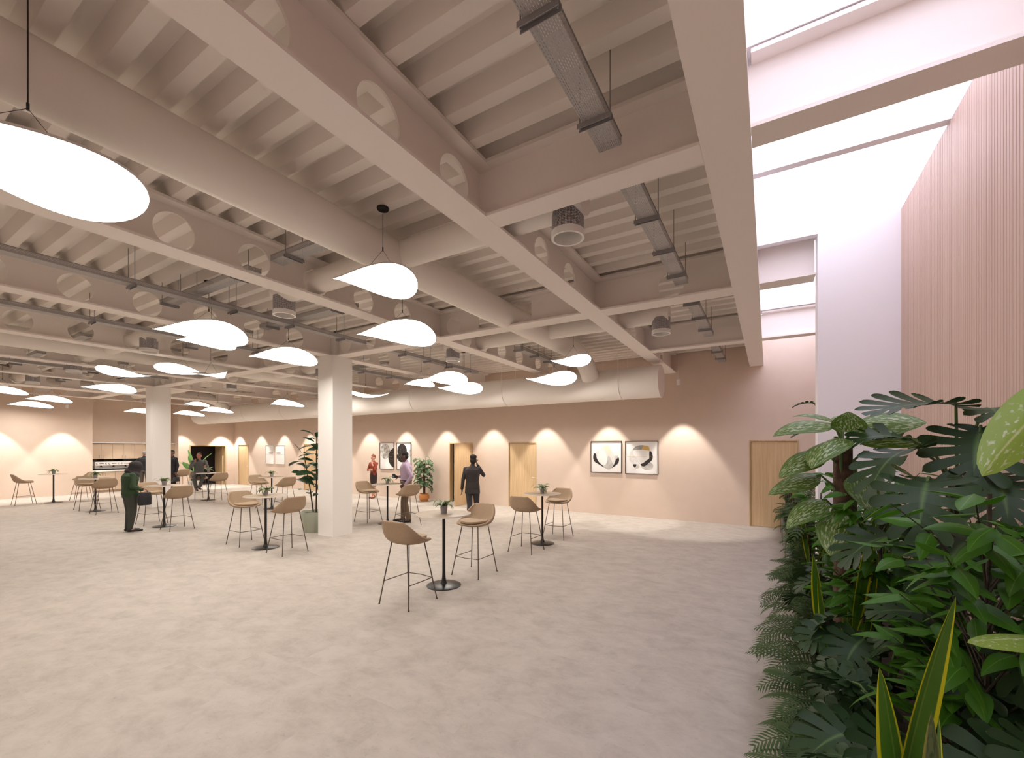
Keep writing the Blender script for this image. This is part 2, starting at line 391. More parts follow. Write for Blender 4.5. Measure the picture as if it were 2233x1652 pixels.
# ------------------------------------------------------------------ ducts
g=G(); g.tube([(-24.2,10.2,3.44),(-24.12,10.2,3.44),(-23.95,10.2,3.44),(-2.12,10.2,3.44)],[.20,.31,.372,.372],40); g2=g
o=thing('main_duct','very large round cream duct running along the back wall','duct',(0,0,0)); g.build('duct_body',M['duct'],o,True)
g=G(); g.tube([(-2.135,10.2,3.44),(-2.10,10.2,3.44)],.378,40); g.build('end_cap',M['duct'],o,True)
for x_ in (-3.0,-6.2,-9.6,-13.6,-16.6,-19.4,-22.6):
    g=G()
    for sy in (-1,1): g.tube([(x_,10.2+sy*.378,3.44),(x_,10.2+sy*.378,deckz(10.2+sy*.378))],.006,6)
    g.tube([(x_,10.2+.378*math.cos(PI+PI*i/16),3.44+.378*math.sin(PI+PI*i/16)) for i in range(17)],.007,6); g.build('hanger_strap',M['duct'],o)
def duct(x,label,lx,rx,first=False):
    o=thing('ventilation_duct',label,'duct',(x,0,0),0,'round ducts running towards the back wall')
    g=G(); g.tube([(0,YB+.3,4.1),(0,8.9,4.1),(0.0,9.15,4.07),(0.02,9.4,3.98),(0.05,9.62,3.82),(0.06,9.82,3.60)],[.207]*6,32); g.build('duct_body',M['duct'],o,True)
    for yb in (3.6,7.4):
        g=G(); g.tube([(lx-x,yb,4.13),(rx-x,yb,4.13)],.15,28); b=g.build('branch_duct',M['duct'],o,True)
    return o
duct(-3.73,'round beige duct nearest the skylight, running between the first and second beams',-6.08,-1.40)
duct(-12.73,'round beige duct between the fourth and fifth beams',-15.1,-10.4)
duct(-20.7,'round beige duct farthest left, close to the kitchen wall',-23.0,-18.4)
def drum(x,y,label):
    o=thing('air_diffuser',label,'air diffuser',(x,y,0),0,'perforated drum diffusers under the branch ducts')
    g=G(); n=36; r=.145; vs=[];uv=[];fs=[]
    for k in range(n+1):
        a=2*PI*k/n
        for z in (3.86,4.06): vs.append((r*math.cos(a),r*math.sin(a),z)); uv.append((a*r+.01,z))
    for k in range(n): fs.append((2*k,2*k+2,2*k+3,2*k+1))
    g.add(vs,fs,uv); g.build('perforated_shell',M['drum'],o,True)
    g=G(); out=[[(q*math.cos(2*PI*k/n),q*math.sin(2*PI*k/n),z) for k in range(n)] for q,z in ((.148,3.862),(.150,3.80),(.128,3.80),(.128,3.98),(.02,3.985))]
    g.rings(out,True,False,True); g.build('ring',M['whitemetal'],o,True)
drum(-1.56,3.6,'perforated grey drum diffuser nearest the skylight, by the near cross beam')
drum(-1.53,7.4,'perforated grey drum diffuser nearest the skylight, beyond the column line')
drum(-5.95,3.6,'perforated grey drum diffuser left of the front pendant lamps')
drum(-5.93,7.4,'perforated grey drum diffuser in the second bay, beyond the column line')
drum(-10.52,3.6,'perforated grey drum diffuser beside the rounded branch end in the fourth bay')
drum(-10.5,7.4,'perforated grey drum diffuser in the fourth bay beyond the column line')
drum(-14.95,3.6,'perforated grey drum diffuser in the fifth bay')
drum(-18.6,3.6,'perforated grey drum diffuser in the sixth bay, upper left')
drum(-15.2,7.4,'small distant perforated drum diffuser right of the rear column')

# ------------------------------------------------------------------ cable trays
def tray(axis,c,a0,a1,zb,brs,label,group='perforated cable trays under the ceiling',w=.16,h=.06):
    L=a1-a0
    o=thing('cable_tray',label,'cable tray',(c,a0,zb) if axis=='y' else (a0,c,zb),0,group)
    if axis=='x': T=lambda a,s,z:(a,s,z)
    else: T=lambda a,s,z:(s,a,z)
    g=G()
    # U section: (s,z,u)
    pr=[(-w/2,h,0),(-w/2,0,h),(w/2,0,h+w),(w/2,h,2*h+w)]
    vs=[];uv=[];fs=[]
    for s,z,u in pr:
        for a in (0,L): vs.append(T(a,s,z)); uv.append((a,u+.003))
    for i in range(3): fs.append((2*i,2*i+1,2*i+3,2*i+2))
    g.add(vs,fs,uv)
    for a in (0,L):   # perforated end plates
        vs=[T(a,-w/2,0),T(a,w/2,0),T(a,w/2,h),T(a,-w/2,h)]; g.add(vs,[(0,1,2,3)],[(0.01,0.01),(w,.01),(w,h),(.01,h)])
    g.build('tray_body',M['perf'],o)
    g=G()
    for s in (-1,1):
        p0=T(0,s*w/2-.003,h-.001);p1=T(L,s*w/2+.003,h+.008); g.box(min(p0[0],p1[0]),max(p0[0],p1[0]),min(p0[1],p1[1]),max(p0[1],p1[1]),h-.001,h+.008)
    g.build('rim',M['traymetal'],o)
    for y in brs:
        a=y-a0; e=w/2+.035
        g=G()
        def bb(aa,bb_,s0,s1,z0,z1):
            p=T(aa,s0,z0);q=T(bb_,s1,z1); g.box(min(p[0],q[0]),max(p[0],q[0]),min(p[1],q[1]),max(p[1],q[1]),z0,z1)
        bb(a-.02,a+.02,-e,e,-.006,-.001); bb(a-.02,a-.016,-e,e,-.034,-.006); bb(a+.016,a+.02,-e,e,-.034,-.006)
        b=g.build('bracket',M['traymetal'],o)
        top=(deckz(y) if axis=='y' else deckz(c))-zb
        for s in (-1,1):
            g=G(); p=T(a,s*(e-.012),-.03);tt=top
            if axis=='x': tt=deckz(c+s*(e-.012))-zb
            g.tube([p,(p[0],p[1],tt)],.0045,6); g.tube([(p[0],p[1],-.005),(p[0],p[1],.012)],.009,6); g.build('hanger_rod',M['traymetal'],b)
ZT=4.03
XA=-.965
tray('y',XA,-1.5,2.98,ZT,[-.5,.3,1.09,1.87,2.66],'near perforated cable tray between edge beam and near cross beam')
tray('y',XA,3.36,5.92,ZT,[4.05,4.80,5.55],'perforated cable tray just beyond the near cross beam')
tray('y',XA,6.38,8.95,ZT,[6.75,7.55,8.35],'short perforated cable tray beyond the column line beside the drum diffuser')
tray('y',XA,9.35,11.8,ZT,[9.6,10.4,11.2],'farthest perforated cable tray end hanging before the pink back wall')
ZB=3.97
tray('y',-6.95,-1.5,5.85,ZB,[-.3,.95,2.2,3.4,4.3,5.3],'long grey cable tray in the second bay crossing above the lamps')
tray('y',-6.95,6.5,9.7,ZB,[6.9,7.7,8.5,9.3],'grey cable tray in the second bay beyond the column line')
tray('y',-9.5,-1.5,5.85,ZB,[-.2,1.2,2.5,3.8,5.1],'long grey cable tray in the third bay on the left')
tray('y',-9.5,6.5,9.7,ZB,[6.9,7.9,8.9],'grey cable tray in the third bay beyond the column line')
tray('y',-4.5,7.75,9.65,ZB,[7.8,8.5,9.2],'cable tray running beside the duct nearest the skylight')
tray('y',-15.6,-1,5.8,ZB,[1.2,2.4,3.6,4.8],'cable tray in the fifth bay, far left')
def tx(k,y,br,l,a=.3,b=.25): tray('x',y,bx[k+1]+a,bx[k]-b,4.10,[bx[k+1]+q for q in br],l)
tray('x',2.95,-5.02,-3.97,4.10,[-4.68],'short crosswise cable tray ending at the second beam above the front lamp')
tray('x',2.95,-8.0,-5.5,4.10,[-7.85,-7.25,-5.85],'crosswise cable tray in the second bay passing over the long tray')
tray('x',4.45,-8.0,-5.5,4.10,[-7.7,-5.9],'second crosswise cable tray in the second bay, nearer the column')
tray('x',4.45,-11.0,-8.5,4.10,[-10.8,-10.2],'crosswise cable tray behind the large three-lamp cluster')
tray('x',2.95,-14.0,-11.5,4.10,[-13.8,-13.2],'crosswise cable tray in the fourth bay, far left')
tray('x',4.45,-14.0,-11.5,4.10,[-13.8,-13.2],'crosswise cable tray in the fourth bay nearer the column line')
tray('x',2.95,-17.0,-14.5,4.10,[-16.8,-16.1],'crosswise cable tray in the fifth bay, left')
tray('x',4.45,-17.0,-14.5,4.10,[-16.8,-16.1],'crosswise cable tray in the fifth bay by the rear column')
tray('x',4.45,-20.0,-17.5,4.10,[-19.8,-19.1],'crosswise cable tray in the sixth bay')
tray('x',7.95,-11.0,-8.5,4.10,[-10.8,-10.1],'crosswise cable tray beyond the column line, right of the rear column')
tray('x',7.95,-14.0,-11.5,4.10,[-13.8,-13.1],'distant crosswise cable tray beyond the column line')

# ------------------------------------------------------------------ pendant lamps
def lamp(x,y,z,hd,big,label,group='teardrop pendant lamps',tilt=-.085,curve=-.10):
    L,W=(1.18,.94) if big else (.84,.68)
    o=thing('pendant_lamp',label,'pendant lamp',(x,y,0),hd,group)
    nt,ns=36,12
    def P(t,s,dz):
        w=W/2*(t**1.35)*math.sqrt(max(1-t,0))/.345
        xx=(t-.58)*L
        zz=z+curve*L*((t-.48)**2)-.02+tilt*s*w*2
        return (xx,s*w,zz+dz)
    ts=[.5-.5*math.cos(PI*(i/nt)) for i in range(nt+1)]; ts=[max(.002,min(.999,t)) for t in ts]
    def sheet(dz,flip):
        g=G(); vs=[P(t,-1+2*j/ns,dz) for t in ts for j in range(ns+1)]; fs=[]
        for i in range(nt):
            for j in range(ns):
                a=i*(ns+1)+j; q=(a,a+1,a+ns+2,a+ns+1); fs.append(q[::-1] if flip else q)
        g.add(vs,fs); return g
    g=sheet(0,False); g.build('diffuser',M['lamp'],o,True)
    g=sheet(.016,True)
    n=(nt+1)*(ns+1); # rim
    edge=[P(t,-1,0) for t in ts]+[P(t,1,0) for t in reversed(ts)]; e2=[(a[0],a[1],a[2]+.016) for a in edge]
    vs=edge+e2; m=len(edge); g.add(vs,[(i,(i+1)%m,m+(i+1)%m,m+i) for i in range(m)]); g.build('shade',M['lamptop'],o,True)
    za=z+.30; zd=deckz(y)
    g=G(); g.tube([(0,0,za),(0,0,zd-.01)],.0035 if big else .003,6); g.tube([(0,0,za-.01),(0,0,za+.03)],.007,8); g.build('cord',M['black'],o)
    for t in (.30,.82):
        p=P(t,0,.016); g=G(); g.tube([(0,0,za),p],.0018,5); g.build('suspension_wire',M['black'],o)
    g=G(); g.lathe([(.0,-.022),(.058,-.022),(.062,-.014),(.062,0),(.0,0)],28,(0,0,zd)); g.build('canopy',M['canopy'],o,True)
#
def hd(dx,dy): return math.atan2(dy,dx)
LB='big glowing teardrop pendant lamp '; LS='small glowing teardrop pendant lamp '
lamp(-3.50,.66,3.47,hd(-.02,1),True,LB+'cut by the left edge of the photo, nearest the camera',tilt=-.01)
lamp(-3.44,3.14,3.66,hd(.54,.52),False,LS+'hanging below the near round duct, front of the middle cluster')
lamp(-4.75,4.72,3.66,hd(.89,.59),True,LB+'just below and right of the front middle lamp')
lamp(-7.20,3.19,3.66,hd(.62,.85),True,LB+'overlapping a smaller one, left of the near column')
lamp(-8.05,3.60,3.72,hd(.46,.6),False,LS+'tucked under the big lamp left of the near column')
lamp(-7.80,4.80,3.66,hd(.79,.70),True,LB+'with its round end touching the near column')
lamp(-11.95,4.74,3.72,hd(.50,-1.1),True,LB+'tilted with round end to the left, above rear column',curve=.42,tilt=0)
lamp(-11.15,4.98,3.60,hd(-.95,-.26),False,LS+'half hidden by the tilted lamp',curve=.42,tilt=0)
lamp(-13.10,4.03,3.66,hd(.17,-1.07),True,LB+'tilted, uppermost of the two left of the rear column',curve=.42,tilt=0)
lamp(-16.25,4.74,3.66,hd(.4,1.0),True,LB+'lower of the two left of the rear column')
lamp(-19.63,3.19,3.66,hd(.7,1),True,LB+'at far left, partly cut by the photo edge')
lamp(-21.7,4.66,3.66,hd(.7,1),True,LB+'right one of the pair before the far left wall')
lamp(-23.2,4.5,3.53,hd(.7,1),True,LB+'left lower one of the pair before the far left wall')
lamp(-22.6,3.1,3.62,hd(.7,1),False,LS+'whose tip shows at the far left edge')
lamp(-19.25,8.15,3.66,hd(.6,.55),False,LS+'just right of the rear column, upper of three')
lamp(-21.392,8.738,3.428,hd(.7,.5),True,LB+'just right of the rear column, lowest of three')
lamp(-19.100,8.786,3.466,hd(.8,.5),True,LB+'before the end of the large back duct')
lamp(-22.8,7.6,3.50,hd(.7,.7),True,LB+'mostly hidden behind the rear column')
lamp(-14.420,8.834,3.495,hd(.9,.3),True,LB+'in front of the back duct, left of the near column')
lamp(-12.33,8.8,3.60,hd(-.68,-.85),True,LB+'round end showing just left of the near column')
lamp(-10.362,8.786,3.485,hd(-.68,-.85),True,LB+'right of the near column with its tail pointing right',curve=.42,tilt=0)
lamp(-8.15,8.80,3.70,hd(.68,.3),False,LS+'left one of the cluster of three before the back duct')
lamp(-6.85,8.30,3.62,hd(1.,.15),True,LB+'middle one of the cluster of three before the back duct',curve=.25)
lamp(-6.780,8.882,3.447,hd(1.,.4),True,LB+'lower right one of three before the back duct',curve=.20)
lamp(-3.43,8.2,3.69,hd(.7,.15),False,LS+'hanging in front of the duct elbow',curve=.32,tilt=-.07)
lamp(-4.164,8.834,3.457,hd(1,.15),True,LB+'below the small one, in front of the large back duct',curve=.32,tilt=-.07)

for i,(x,y) in enumerate(((-4.6,-3.2),(-9.0,-2.6),(-13.5,-3.2),(-18,-2.6),(-22,-3.0),(-7.0,-.6),(-14.8,.6),(-1.6,-3.4))): lamp(x,y,3.62,.6*i,True,LB+'behind the viewpoint, %s one'%nm[i])  # unseen extra lamps, added to lift light on the near floor and ceiling
# wall-washing cylinder pendants
def wash(x,y,label,zb=3.50,power=150,rot=None):
    o=thing('cylinder_spotlight',label,'spotlight',(x,y,0),0,'small white cylinder spotlights along the walls')
    g=G(); g.lathe([(.0,.0),(.03,.0),(.046,-.0),(.046,.125),(.0,.125)],20,(0,0,zb)); g.build('housing',M['whitemetal'],o,True)
    g=G(); g.tube([(0,0,zb+.12),(0,0,deckz(y))],.004,6); g.build('cord',M['whitemetal'],o)
    ld=bpy.data.lights.new('spot','SPOT'); ld.energy=power; ld.color=(1,.945,.87); ld.spot_size=R(66); ld.spot_blend=.30; ld.shadow_soft_size=.03
    lo=bpy.data.objects.new('spot_light',ld); COL.objects.link(lo); lo.parent=o; lo.location=(0,0,zb-.02)
words=['first','second','third','fourth','fifth','sixth','seventh','eighth','ninth','tenth','eleventh','twelfth']
for i in range(12):
    wash(-1.93-1.985*i,11.40,'white cylinder spotlight on a thin cord at the back wall, %s from the right'%words[i])
for i,y in enumerate((11.37,9.61,7.54,5.53,3.75,1.9,0,-1.9)):
    wash(-23.80,y,'white cylinder spotlight on a thin cord at the kitchen wall, %s from the back corner'%words[i], power=(70 if i==2 else 150))

# ------------------------------------------------------------------ doors
def door(i,a,b,open_=False,label=None):
    o=bpy.data.objects.new('door_%d'%i,None); COL.objects.link(o); o.location=(a,12,0); o['kind']='structure'
    w=b-a; g=G(); f=.035
    g.box(0,f,-.012,.16,0,DT); g.box(w-f,w,-.012,.16,0,DT); g.box(f,w-f,-.012,.16,DT-f,DT); g.build('door_frame',M['doorframe'],o)
    if not open_:
        g=G(); g.box(f+.006,w-f-.006,.012,.055,.004,DT-f-.006); g.build('door_leaf',M['door'],o)
        g=G(); g.box(f,w-f,.06,.07,0,DT-f); g.build('door_stop',M['gap'],o)  # near-black sheet behind the leaf, its colour stands in for shade in the gap
        g=G(); g.tube([(w-.14,-.045,.98),(w-.03-.04,-.045,.98)],.007,8); g.tube([(w-.075,.012,.98),(w-.075,-.045,.98)],.008,8); g.build('door_handle',M['whitemetal'],o)
    else:
        g=G(); g.box(w-f-.045,w-f,-.93,-.012,.006,DT-f-.006); g.build('door_leaf',M['door'],o)
        g=G()
        for z in (.25,1.05,1.85): g.tube([(w-f+.001,-.014,z-.05),(w-f+.001,-.014,z+.05)],.007,8)
        g.build('hinge',M['whitemetal'],o)
    return o
for i,(a,b) in doors.items(): door(i,a,b,i==3)
# glimpse of the room behind the open door
g=G(); g.box(-11.2,-7.6,13.6,13.7,0,2.6); g.box(-11.2,-11.1,12.2,13.6,0,2.6); g.box(-7.7,-7.6,12.2,13.6,0,2.6); g.box(-11.2,-7.6,12.2,13.7,2.5,2.6); struct('wall_far_room',g,M['cab'])
g=G(); g.box(-10.55,-10.25,13.55,13.59,1.25,2.2); tag(g.build('notice_board',mat('rust board',(.38,.10,.045),.7)),'rust coloured upright board seen through the open door','board')
# double opening on the kitchen wall
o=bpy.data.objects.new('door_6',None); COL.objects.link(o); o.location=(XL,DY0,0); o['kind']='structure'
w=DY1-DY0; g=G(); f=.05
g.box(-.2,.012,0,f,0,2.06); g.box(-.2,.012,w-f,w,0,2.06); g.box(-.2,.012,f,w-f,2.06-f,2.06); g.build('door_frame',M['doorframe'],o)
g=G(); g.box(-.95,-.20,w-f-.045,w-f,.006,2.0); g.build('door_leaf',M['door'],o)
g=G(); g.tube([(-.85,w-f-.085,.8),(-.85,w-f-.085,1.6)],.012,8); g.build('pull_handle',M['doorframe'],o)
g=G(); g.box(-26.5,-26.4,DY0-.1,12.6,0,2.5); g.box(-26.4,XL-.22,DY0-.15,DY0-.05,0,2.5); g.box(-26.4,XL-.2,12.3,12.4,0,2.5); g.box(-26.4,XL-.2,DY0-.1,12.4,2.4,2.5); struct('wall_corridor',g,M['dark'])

# ------------------------------------------------------------------ kitchen
kx=-25.2
def kbox(nm_,x0,x1,y0,y1,z0,z1,m,label=None,cat=None,par=None,group=None):
    g=G(); g.box(x0,x1,y0,y1,z0,z1); o=g.build(nm_,M[m],par)
    if label: tag(o,label,cat,group)
    return o
ny=4; cw=(KY1-KY0)/ny
for k in range(ny):
    y0=KY0+k*cw
    wd=['at the left end','second from the left','third from the left','at the right end'][k]
    o=thing('wall_cabinet','cream wall cabinet %s of the kitchen row'%wd,'cabinet',(kx+.001,y0+.001,0),0,'kitchen wall cabinets')
    g=G(); g.box(0,.36,0,cw-.002,1.43,2.10); g.build('body',M['cab'],o)
    for j in (0,1):
        g=G(); g.box(.362,.38,j*cw/2+.003,(j+1)*cw/2-.005,1.435,2.095); d=g.build('cabinet_door',M['cab'],o)
        hy=cw/2-.06 if j==0 else cw/2+.06
        g=G(); g.tube([(.395,hy,1.46),(.395,hy,1.60)],.006,6); g.build('handle',M['traymetal'],d)
    o=thing('base_cabinet','cream base cabinet %s of the kitchen row'%wd,'cabinet',(kx+.001,y0+.001,0),0,'kitchen base cabinets')
    g=G(); g.box(0,.66,0,cw-.002,.10,.90); g.build('body',M['cab'],o)
    g=G(); g.box(.05,.60,0,cw-.002,0,.10); g.build('plinth',M['cab'],o)
    for j in (0,1):
        g=G(); g.box(.662,.68,j*cw/2+.003,(j+1)*cw/2-.005,.105,.895); d=g.build('cabinet_door',M['cab'],o)
        hy=cw/2-.05 if j==0 else cw/2+.05
        g=G(); g.tube([(.695,hy,.72),(.695,hy,.86)],.006,6); g.build('handle',M['traymetal'],d)
kbox('worktop',kx,-24.48,KY0+.002,KY1-.002,.90,.955,'cabtop','white worktop along the whole kitchen row','worktop')
kbox('splashback',kx+.001,kx+.013,KY0+.002,KY1-.002,.955,1.43,'glassblack','glossy black splashback between worktop and wall cabinets','splashback')
kbox('cornice_shelf',kx,kx+.50,KY0+.002,KY1-.002,2.12,2.15,'cabtop','thin white shelf strip above the wall cabinets','shelf')
# coffee machine with round dials and dark slots
o=thing('coffee_machine','long silver coffee machine with dark dials and slots on the kitchen worktop','coffee machine',(-24.95,6.60,.955))
g=G(); g.box(-.15,.25,0,1.25,.20,.36); g.box(-.15,.12,.04,1.21,.06,.20); g.build('body',M['whitemetal'],o)
g=G(); g.box(-.15,.28,.02,1.23,.025,.06); g.build('drip_tray',M['black'],o)
for yy in (.06,1.19):
    for xx in (-.1,.22):
        g=G(); g.tube([(xx,yy,0),(xx,yy,.03)],.02,10); g.build('foot',M['black'],o)
for k in range(3):
    yc=.21+.41*k
    g=G(); g.box(.25,.256,yc-.075,yc+.075,.270,.290); g.build('slot',M['black'],o)
    for s in (-1,1):
        g=G(); n=12; pts=[(.254,yc+s*.15+.028*math.cos(a),.28+.028*math.sin(a)) for a in [R(50+260*i/n) for i in range(n+1)]]; g.tube(pts,.007,6); g.build('dial',M['black'],o)
    g=G(); g.tube([(.17,yc,.20),(.17,yc,.14)],.03,12); g.tube([(.17,yc,.15),(.32,yc,.135)],.012,8); g.build('portafilter',M['black'],o)
o=thing('drinking_cup','small white cup beside the coffee machine','cup',(-24.75,7.95,.955)); g=G(); g.lathe([(.0,0),(.025,0),(.038,.08),(.034,.08),(.022,.01),(0,.01)],16); g.build('cup_body',M['cabtop'],o,True)

# ------------------------------------------------------------------ framed pictures
def frame(x0,x1,z0,z1,label,group,fm='black',fw=.012):
    o=thing('framed_picture',label,'picture',((x0+x1)/2,12.0,(z0+z1)/2),0,group)
    w,h=(x1-x0)/2,(z1-z0)/2; g=G()
    for a,b,c,d in ((-w,-w+fw,-h,h),(w-fw,w,-h,h),(-w+fw,w-fw,-h,-h+fw),(-w+fw,w-fw,h-fw,h)): g.box(a,b,-.035,-.001,c,d)
    g.build('frame',M[fm],o)
    g=G(); g.box(-w+fw,w-fw,-.012,-.001,-h+fw,h-fw); g.build('print',M['paper'],o)
    return o,w-fw,h-fw
M['paper']=mat('paper',(.83,.81,.79),.7); M['frameb']=mat('dark frame',(.05,.025,.02),.5); M['framew']=mat('pale frame',(.72,.68,.66),.5)
M['ink']=mat('black ink',(.022,.016,.015),.7); M['greyink']=noisy('marbled grey ink',(.42,.40,.38),(.62,.60,.57),6,.7,6)
M['grey2']=noisy('dark grey ink',(.24,.24,.24),(.40,.39,.38),6,.7,6); M['pale']=noisy('pale wash',(.66,.64,.61),(.76,.75,.72),5,.7,5)
M['gold']=mat('ochre ink',(.62,.40,.12),.6); M['cream']=mat('cream ink',(.72,.66,.52),.7)
M['speck']=noisy('speckled black ink',(.018,.014,.014),(.45,.35,.2),38,.7,6,(1,1,1),0,.4,.60,.72)
M['mottle']=noisy('mottled grey ink',(.16,.14,.12),(.62,.60,.55),9,.7,8,(1,1,1),0,.4,.33,.60)
def blob(o,nm_,m,pts,lay,clip=None):
    """flat inked shape on the print, pts in metres (x,z), smoothed closed outline"""
    n=len(pts); out=[]
    for i in range(n):
        p0,p1,p2,p3=[pts[(i+k-1)%n] for k in range(4)]
        for t in (0,.25,.5,.75):
            q=[.5*((2*p1[j])+(-p0[j]+p2[j])*t+(2*p0[j]-5*p1[j]+4*p2[j]-p3[j])*t*t+(-p0[j]+3*p1[j]-3*p2[j]+p3[j])*t**3) for j in (0,1)]
            if clip: q=[max(-clip[0],min(clip[0],q[0])),max(-clip[1],min(clip[1],q[1]))]
            out.append(q)
    y=-.0125-.0006*lay; g=G(); m_=len(out); c=[sum(a[0] for a in out)/m_,sum(a[1] for a in out)/m_]
    # triangulated by bmesh for concave outlines
    bm=bmesh.new(); vs=[bm.verts.new((a[0],y,a[1])) for a in out]; f=bm.faces.new(vs); bmesh.ops.triangulate(bm,faces=[f])
    me=bpy.data.meshes.new(nm_); bm.to_mesh(me); bm.free(); me.materials.append(M[m]); ob=bpy.data.objects.new(nm_,me); COL.objects.link(ob); ob.parent=o
def ellp(cx,cz,rx,rz,rot=0,a0=0,a1=360,n=16):
    e=[]
    for i in range(n):
        a=R(a0+(a1-a0)*i/(n if a1-a0>=360 else n-1)); x,z=rx*math.cos(a),rz*math.sin(a); c,s_=math.cos(R(rot)),math.sin(R(rot)); e.append((cx+x*c-z*s_,cz+x*s_+z*c))
    return e
gp='square abstract prints on the back wall'
o,w,h=frame(-4.46,-3.55,1.20,2.11,'left square abstract print with two dark crescents, dark frame',gp,'frameb')
def px(X,Z,cx,cz,k): return ((X-cx)*k,(cz-Z)*k)
k=.91/820
P=lambda l:[px(a,b,652,695,k) for a,b in l]
blob(o,'pale_ring','pale',P([(385,590),(520,450),(650,390),(740,420),(820,560),(900,740),(880,860),(800,970),(720,1010),(640,980),(520,850),(420,700)]),1)
blob(o,'grey_patch','greyink',P([(600,930),(660,820),(690,700),(740,680),(800,800),(830,900),(790,990),(720,1020),(650,1000)]),2)
blob(o,'cream_patch','cream',P([(590,420),(680,395),(740,440),(790,580),(760,640),(700,620),(640,540)]),2)
blob(o,'white_oval','paper',ellp(*px(560,720,652,695,k),.125,.225,12),3)
blob(o,'black_crescent','ink',P([(340,600),(385,640),(400,730),(450,820),(530,900),(625,970),(560,950),(450,890),(350,830),(305,740),(310,650)]),4)
blob(o,'black_crescent','ink',P([(980,715),(995,780),(970,850),(900,920),(800,980),(860,890),(900,800),(905,770)]),4)
blob(o,'grey_tip','greyink',P([(870,680),(940,660),(985,710),(940,750),(895,780)]),4)
o,w,h=frame(-3.45,-2.55,1.19,2.10,'right square abstract print with dark hook and ochre patch, dark frame',gp,'frameb')
k=.90/890
P=lambda l:[px(a,b,1612,712,k) for a,b in l]
blob(o,'pale_ring','pale',P([(1280,700),(1310,560),(1400,450),(1560,380),(1800,400),(1830,500),(1830,700),(1750,800),(1640,870),(1500,900),(1380,890),(1290,800)]),1)
blob(o,'grey_patch','grey2',P([(1390,480),(1460,410),(1580,375),(1690,385),(1640,420),(1620,490),(1520,500),(1380,510)]),2)
blob(o,'ochre_patch','gold',P([(1660,400),(1740,392),(1800,410),(1825,470),(1815,520),(1720,510),(1620,500),(1630,450)]),3)
blob(o,'white_oval','paper',P([(1380,560),(1440,505),(1600,495),(1760,515),(1820,560),(1820,700),(1760,770),(1600,780),(1480,720),(1400,640)]),4)
blob(o,'black_hook','ink',P([(1840,525),(1890,580),(1915,680),(1890,780),(1800,870),(1730,930),(1660,955),(1600,930),(1590,890),(1660,860),(1740,790),(1820,740),(1830,650),(1820,580)]),5)
blob(o,'grey_disc','greyink',P([(1600,950),(1660,960),(1730,930),(1800,870),(1870,840),(1910,880),(1925,950),(1880,1020),(1760,1050),(1660,1020)]),3)
blob(o,'black_triangle','ink',P([(1380,905),(1480,905),(1435,990),(1400,960)]),5)
blob(o,'grey_triangle','greyink',P([(1490,905),(1555,940),(1530,995),(1450,1005)]),4)
g=G(); g.box(-.40,.36,-.0165,-.016,.013,.020); g.build('ochre_line',M['gold'],o)
gp='tall abstract prints behind the standing people'
o,w,h=frame(-13.30,-12.51,1.08,2.12,'left tall print with mottled oval and black half disc, behind the standing woman',gp,'frameb',.01)
blob(o,'mottled_oval','mottle',ellp(-.10,.18,.27,.30),1,(w,h)); blob(o,'black_disc','speck',ellp(.50,-.07,.42,.40),2,(w,h))
o,w,h=frame(-12.36,-11.61,1.08,2.12,'right tall print with stacked black discs, behind the man in lilac',gp,'frameb',.01)
blob(o,'black_disc','speck',ellp(-.10,.20,.25,.27),1,(w,h)); blob(o,'black_disc','speck',ellp(-.10,-.02,.27,.22),2,(w,h)); blob(o,'grey_arc','greyink',ellp(.40,.12,.16,.16),1,(w,h))
gp='pale tall prints near the back left corner'
for a,b,l in ((-21.38,-20.67,'left pale print with a faint grey horizon near the corner'),(-20.51,-19.76,'right pale print with a faint grey horizon, left of the tall fig')):
    o,w,h=frame(a,b,1.14,2.06,l,gp,'framew')
    g=G(); g.box(-w,w,-.0145,-.013,.0,.012); g.build('horizon_line',M['greyink'],o); blob(o,'grey_smudge','greyink',ellp(.12 if a<-21 else -.15,.07,.22,.05),1,(w,h))

# ------------------------------------------------------------------ tables and stools
def make_table():
    o=thing('poseur_table','x','table')
    g=G(); g.lathe([(.0,.983),(.362,.983),(.368,.986),(.368,.9995),(.364,1.0),(.0,1.0)],64); g.build('tabletop',M['tabletop'],o,True)
    g=G(); out=[[(q*math.cos(2*PI*k/64),q*math.sin(2*PI*k/64),z) for k in range(64)] for q,z in ((.3682,.984),(.371,.984),(.371,1.0),(.3682,1.0))]; g.rings(out+[out[0]],True,False,False); g.build('edge_band',M['edge'],o,True)
    g=G(); g.lathe([(.12,.975),(.12,.982),(.0,.982),(.0,.975)],24); g.lathe([(.0,.03),(.05,.03),(.034,.06),(.025,.11),(.0215,.18),(.0215,.976),(.0,.976)],24); g.build('pole',M['black'],o,True)
    g=G(); g.lathe([(.0,0),(.235,0),(.237,.006),(.225,.012),(.12,.022),(.05,.032),(.0,.032)],48); g.build('base',M['black'],o,True)
    return o
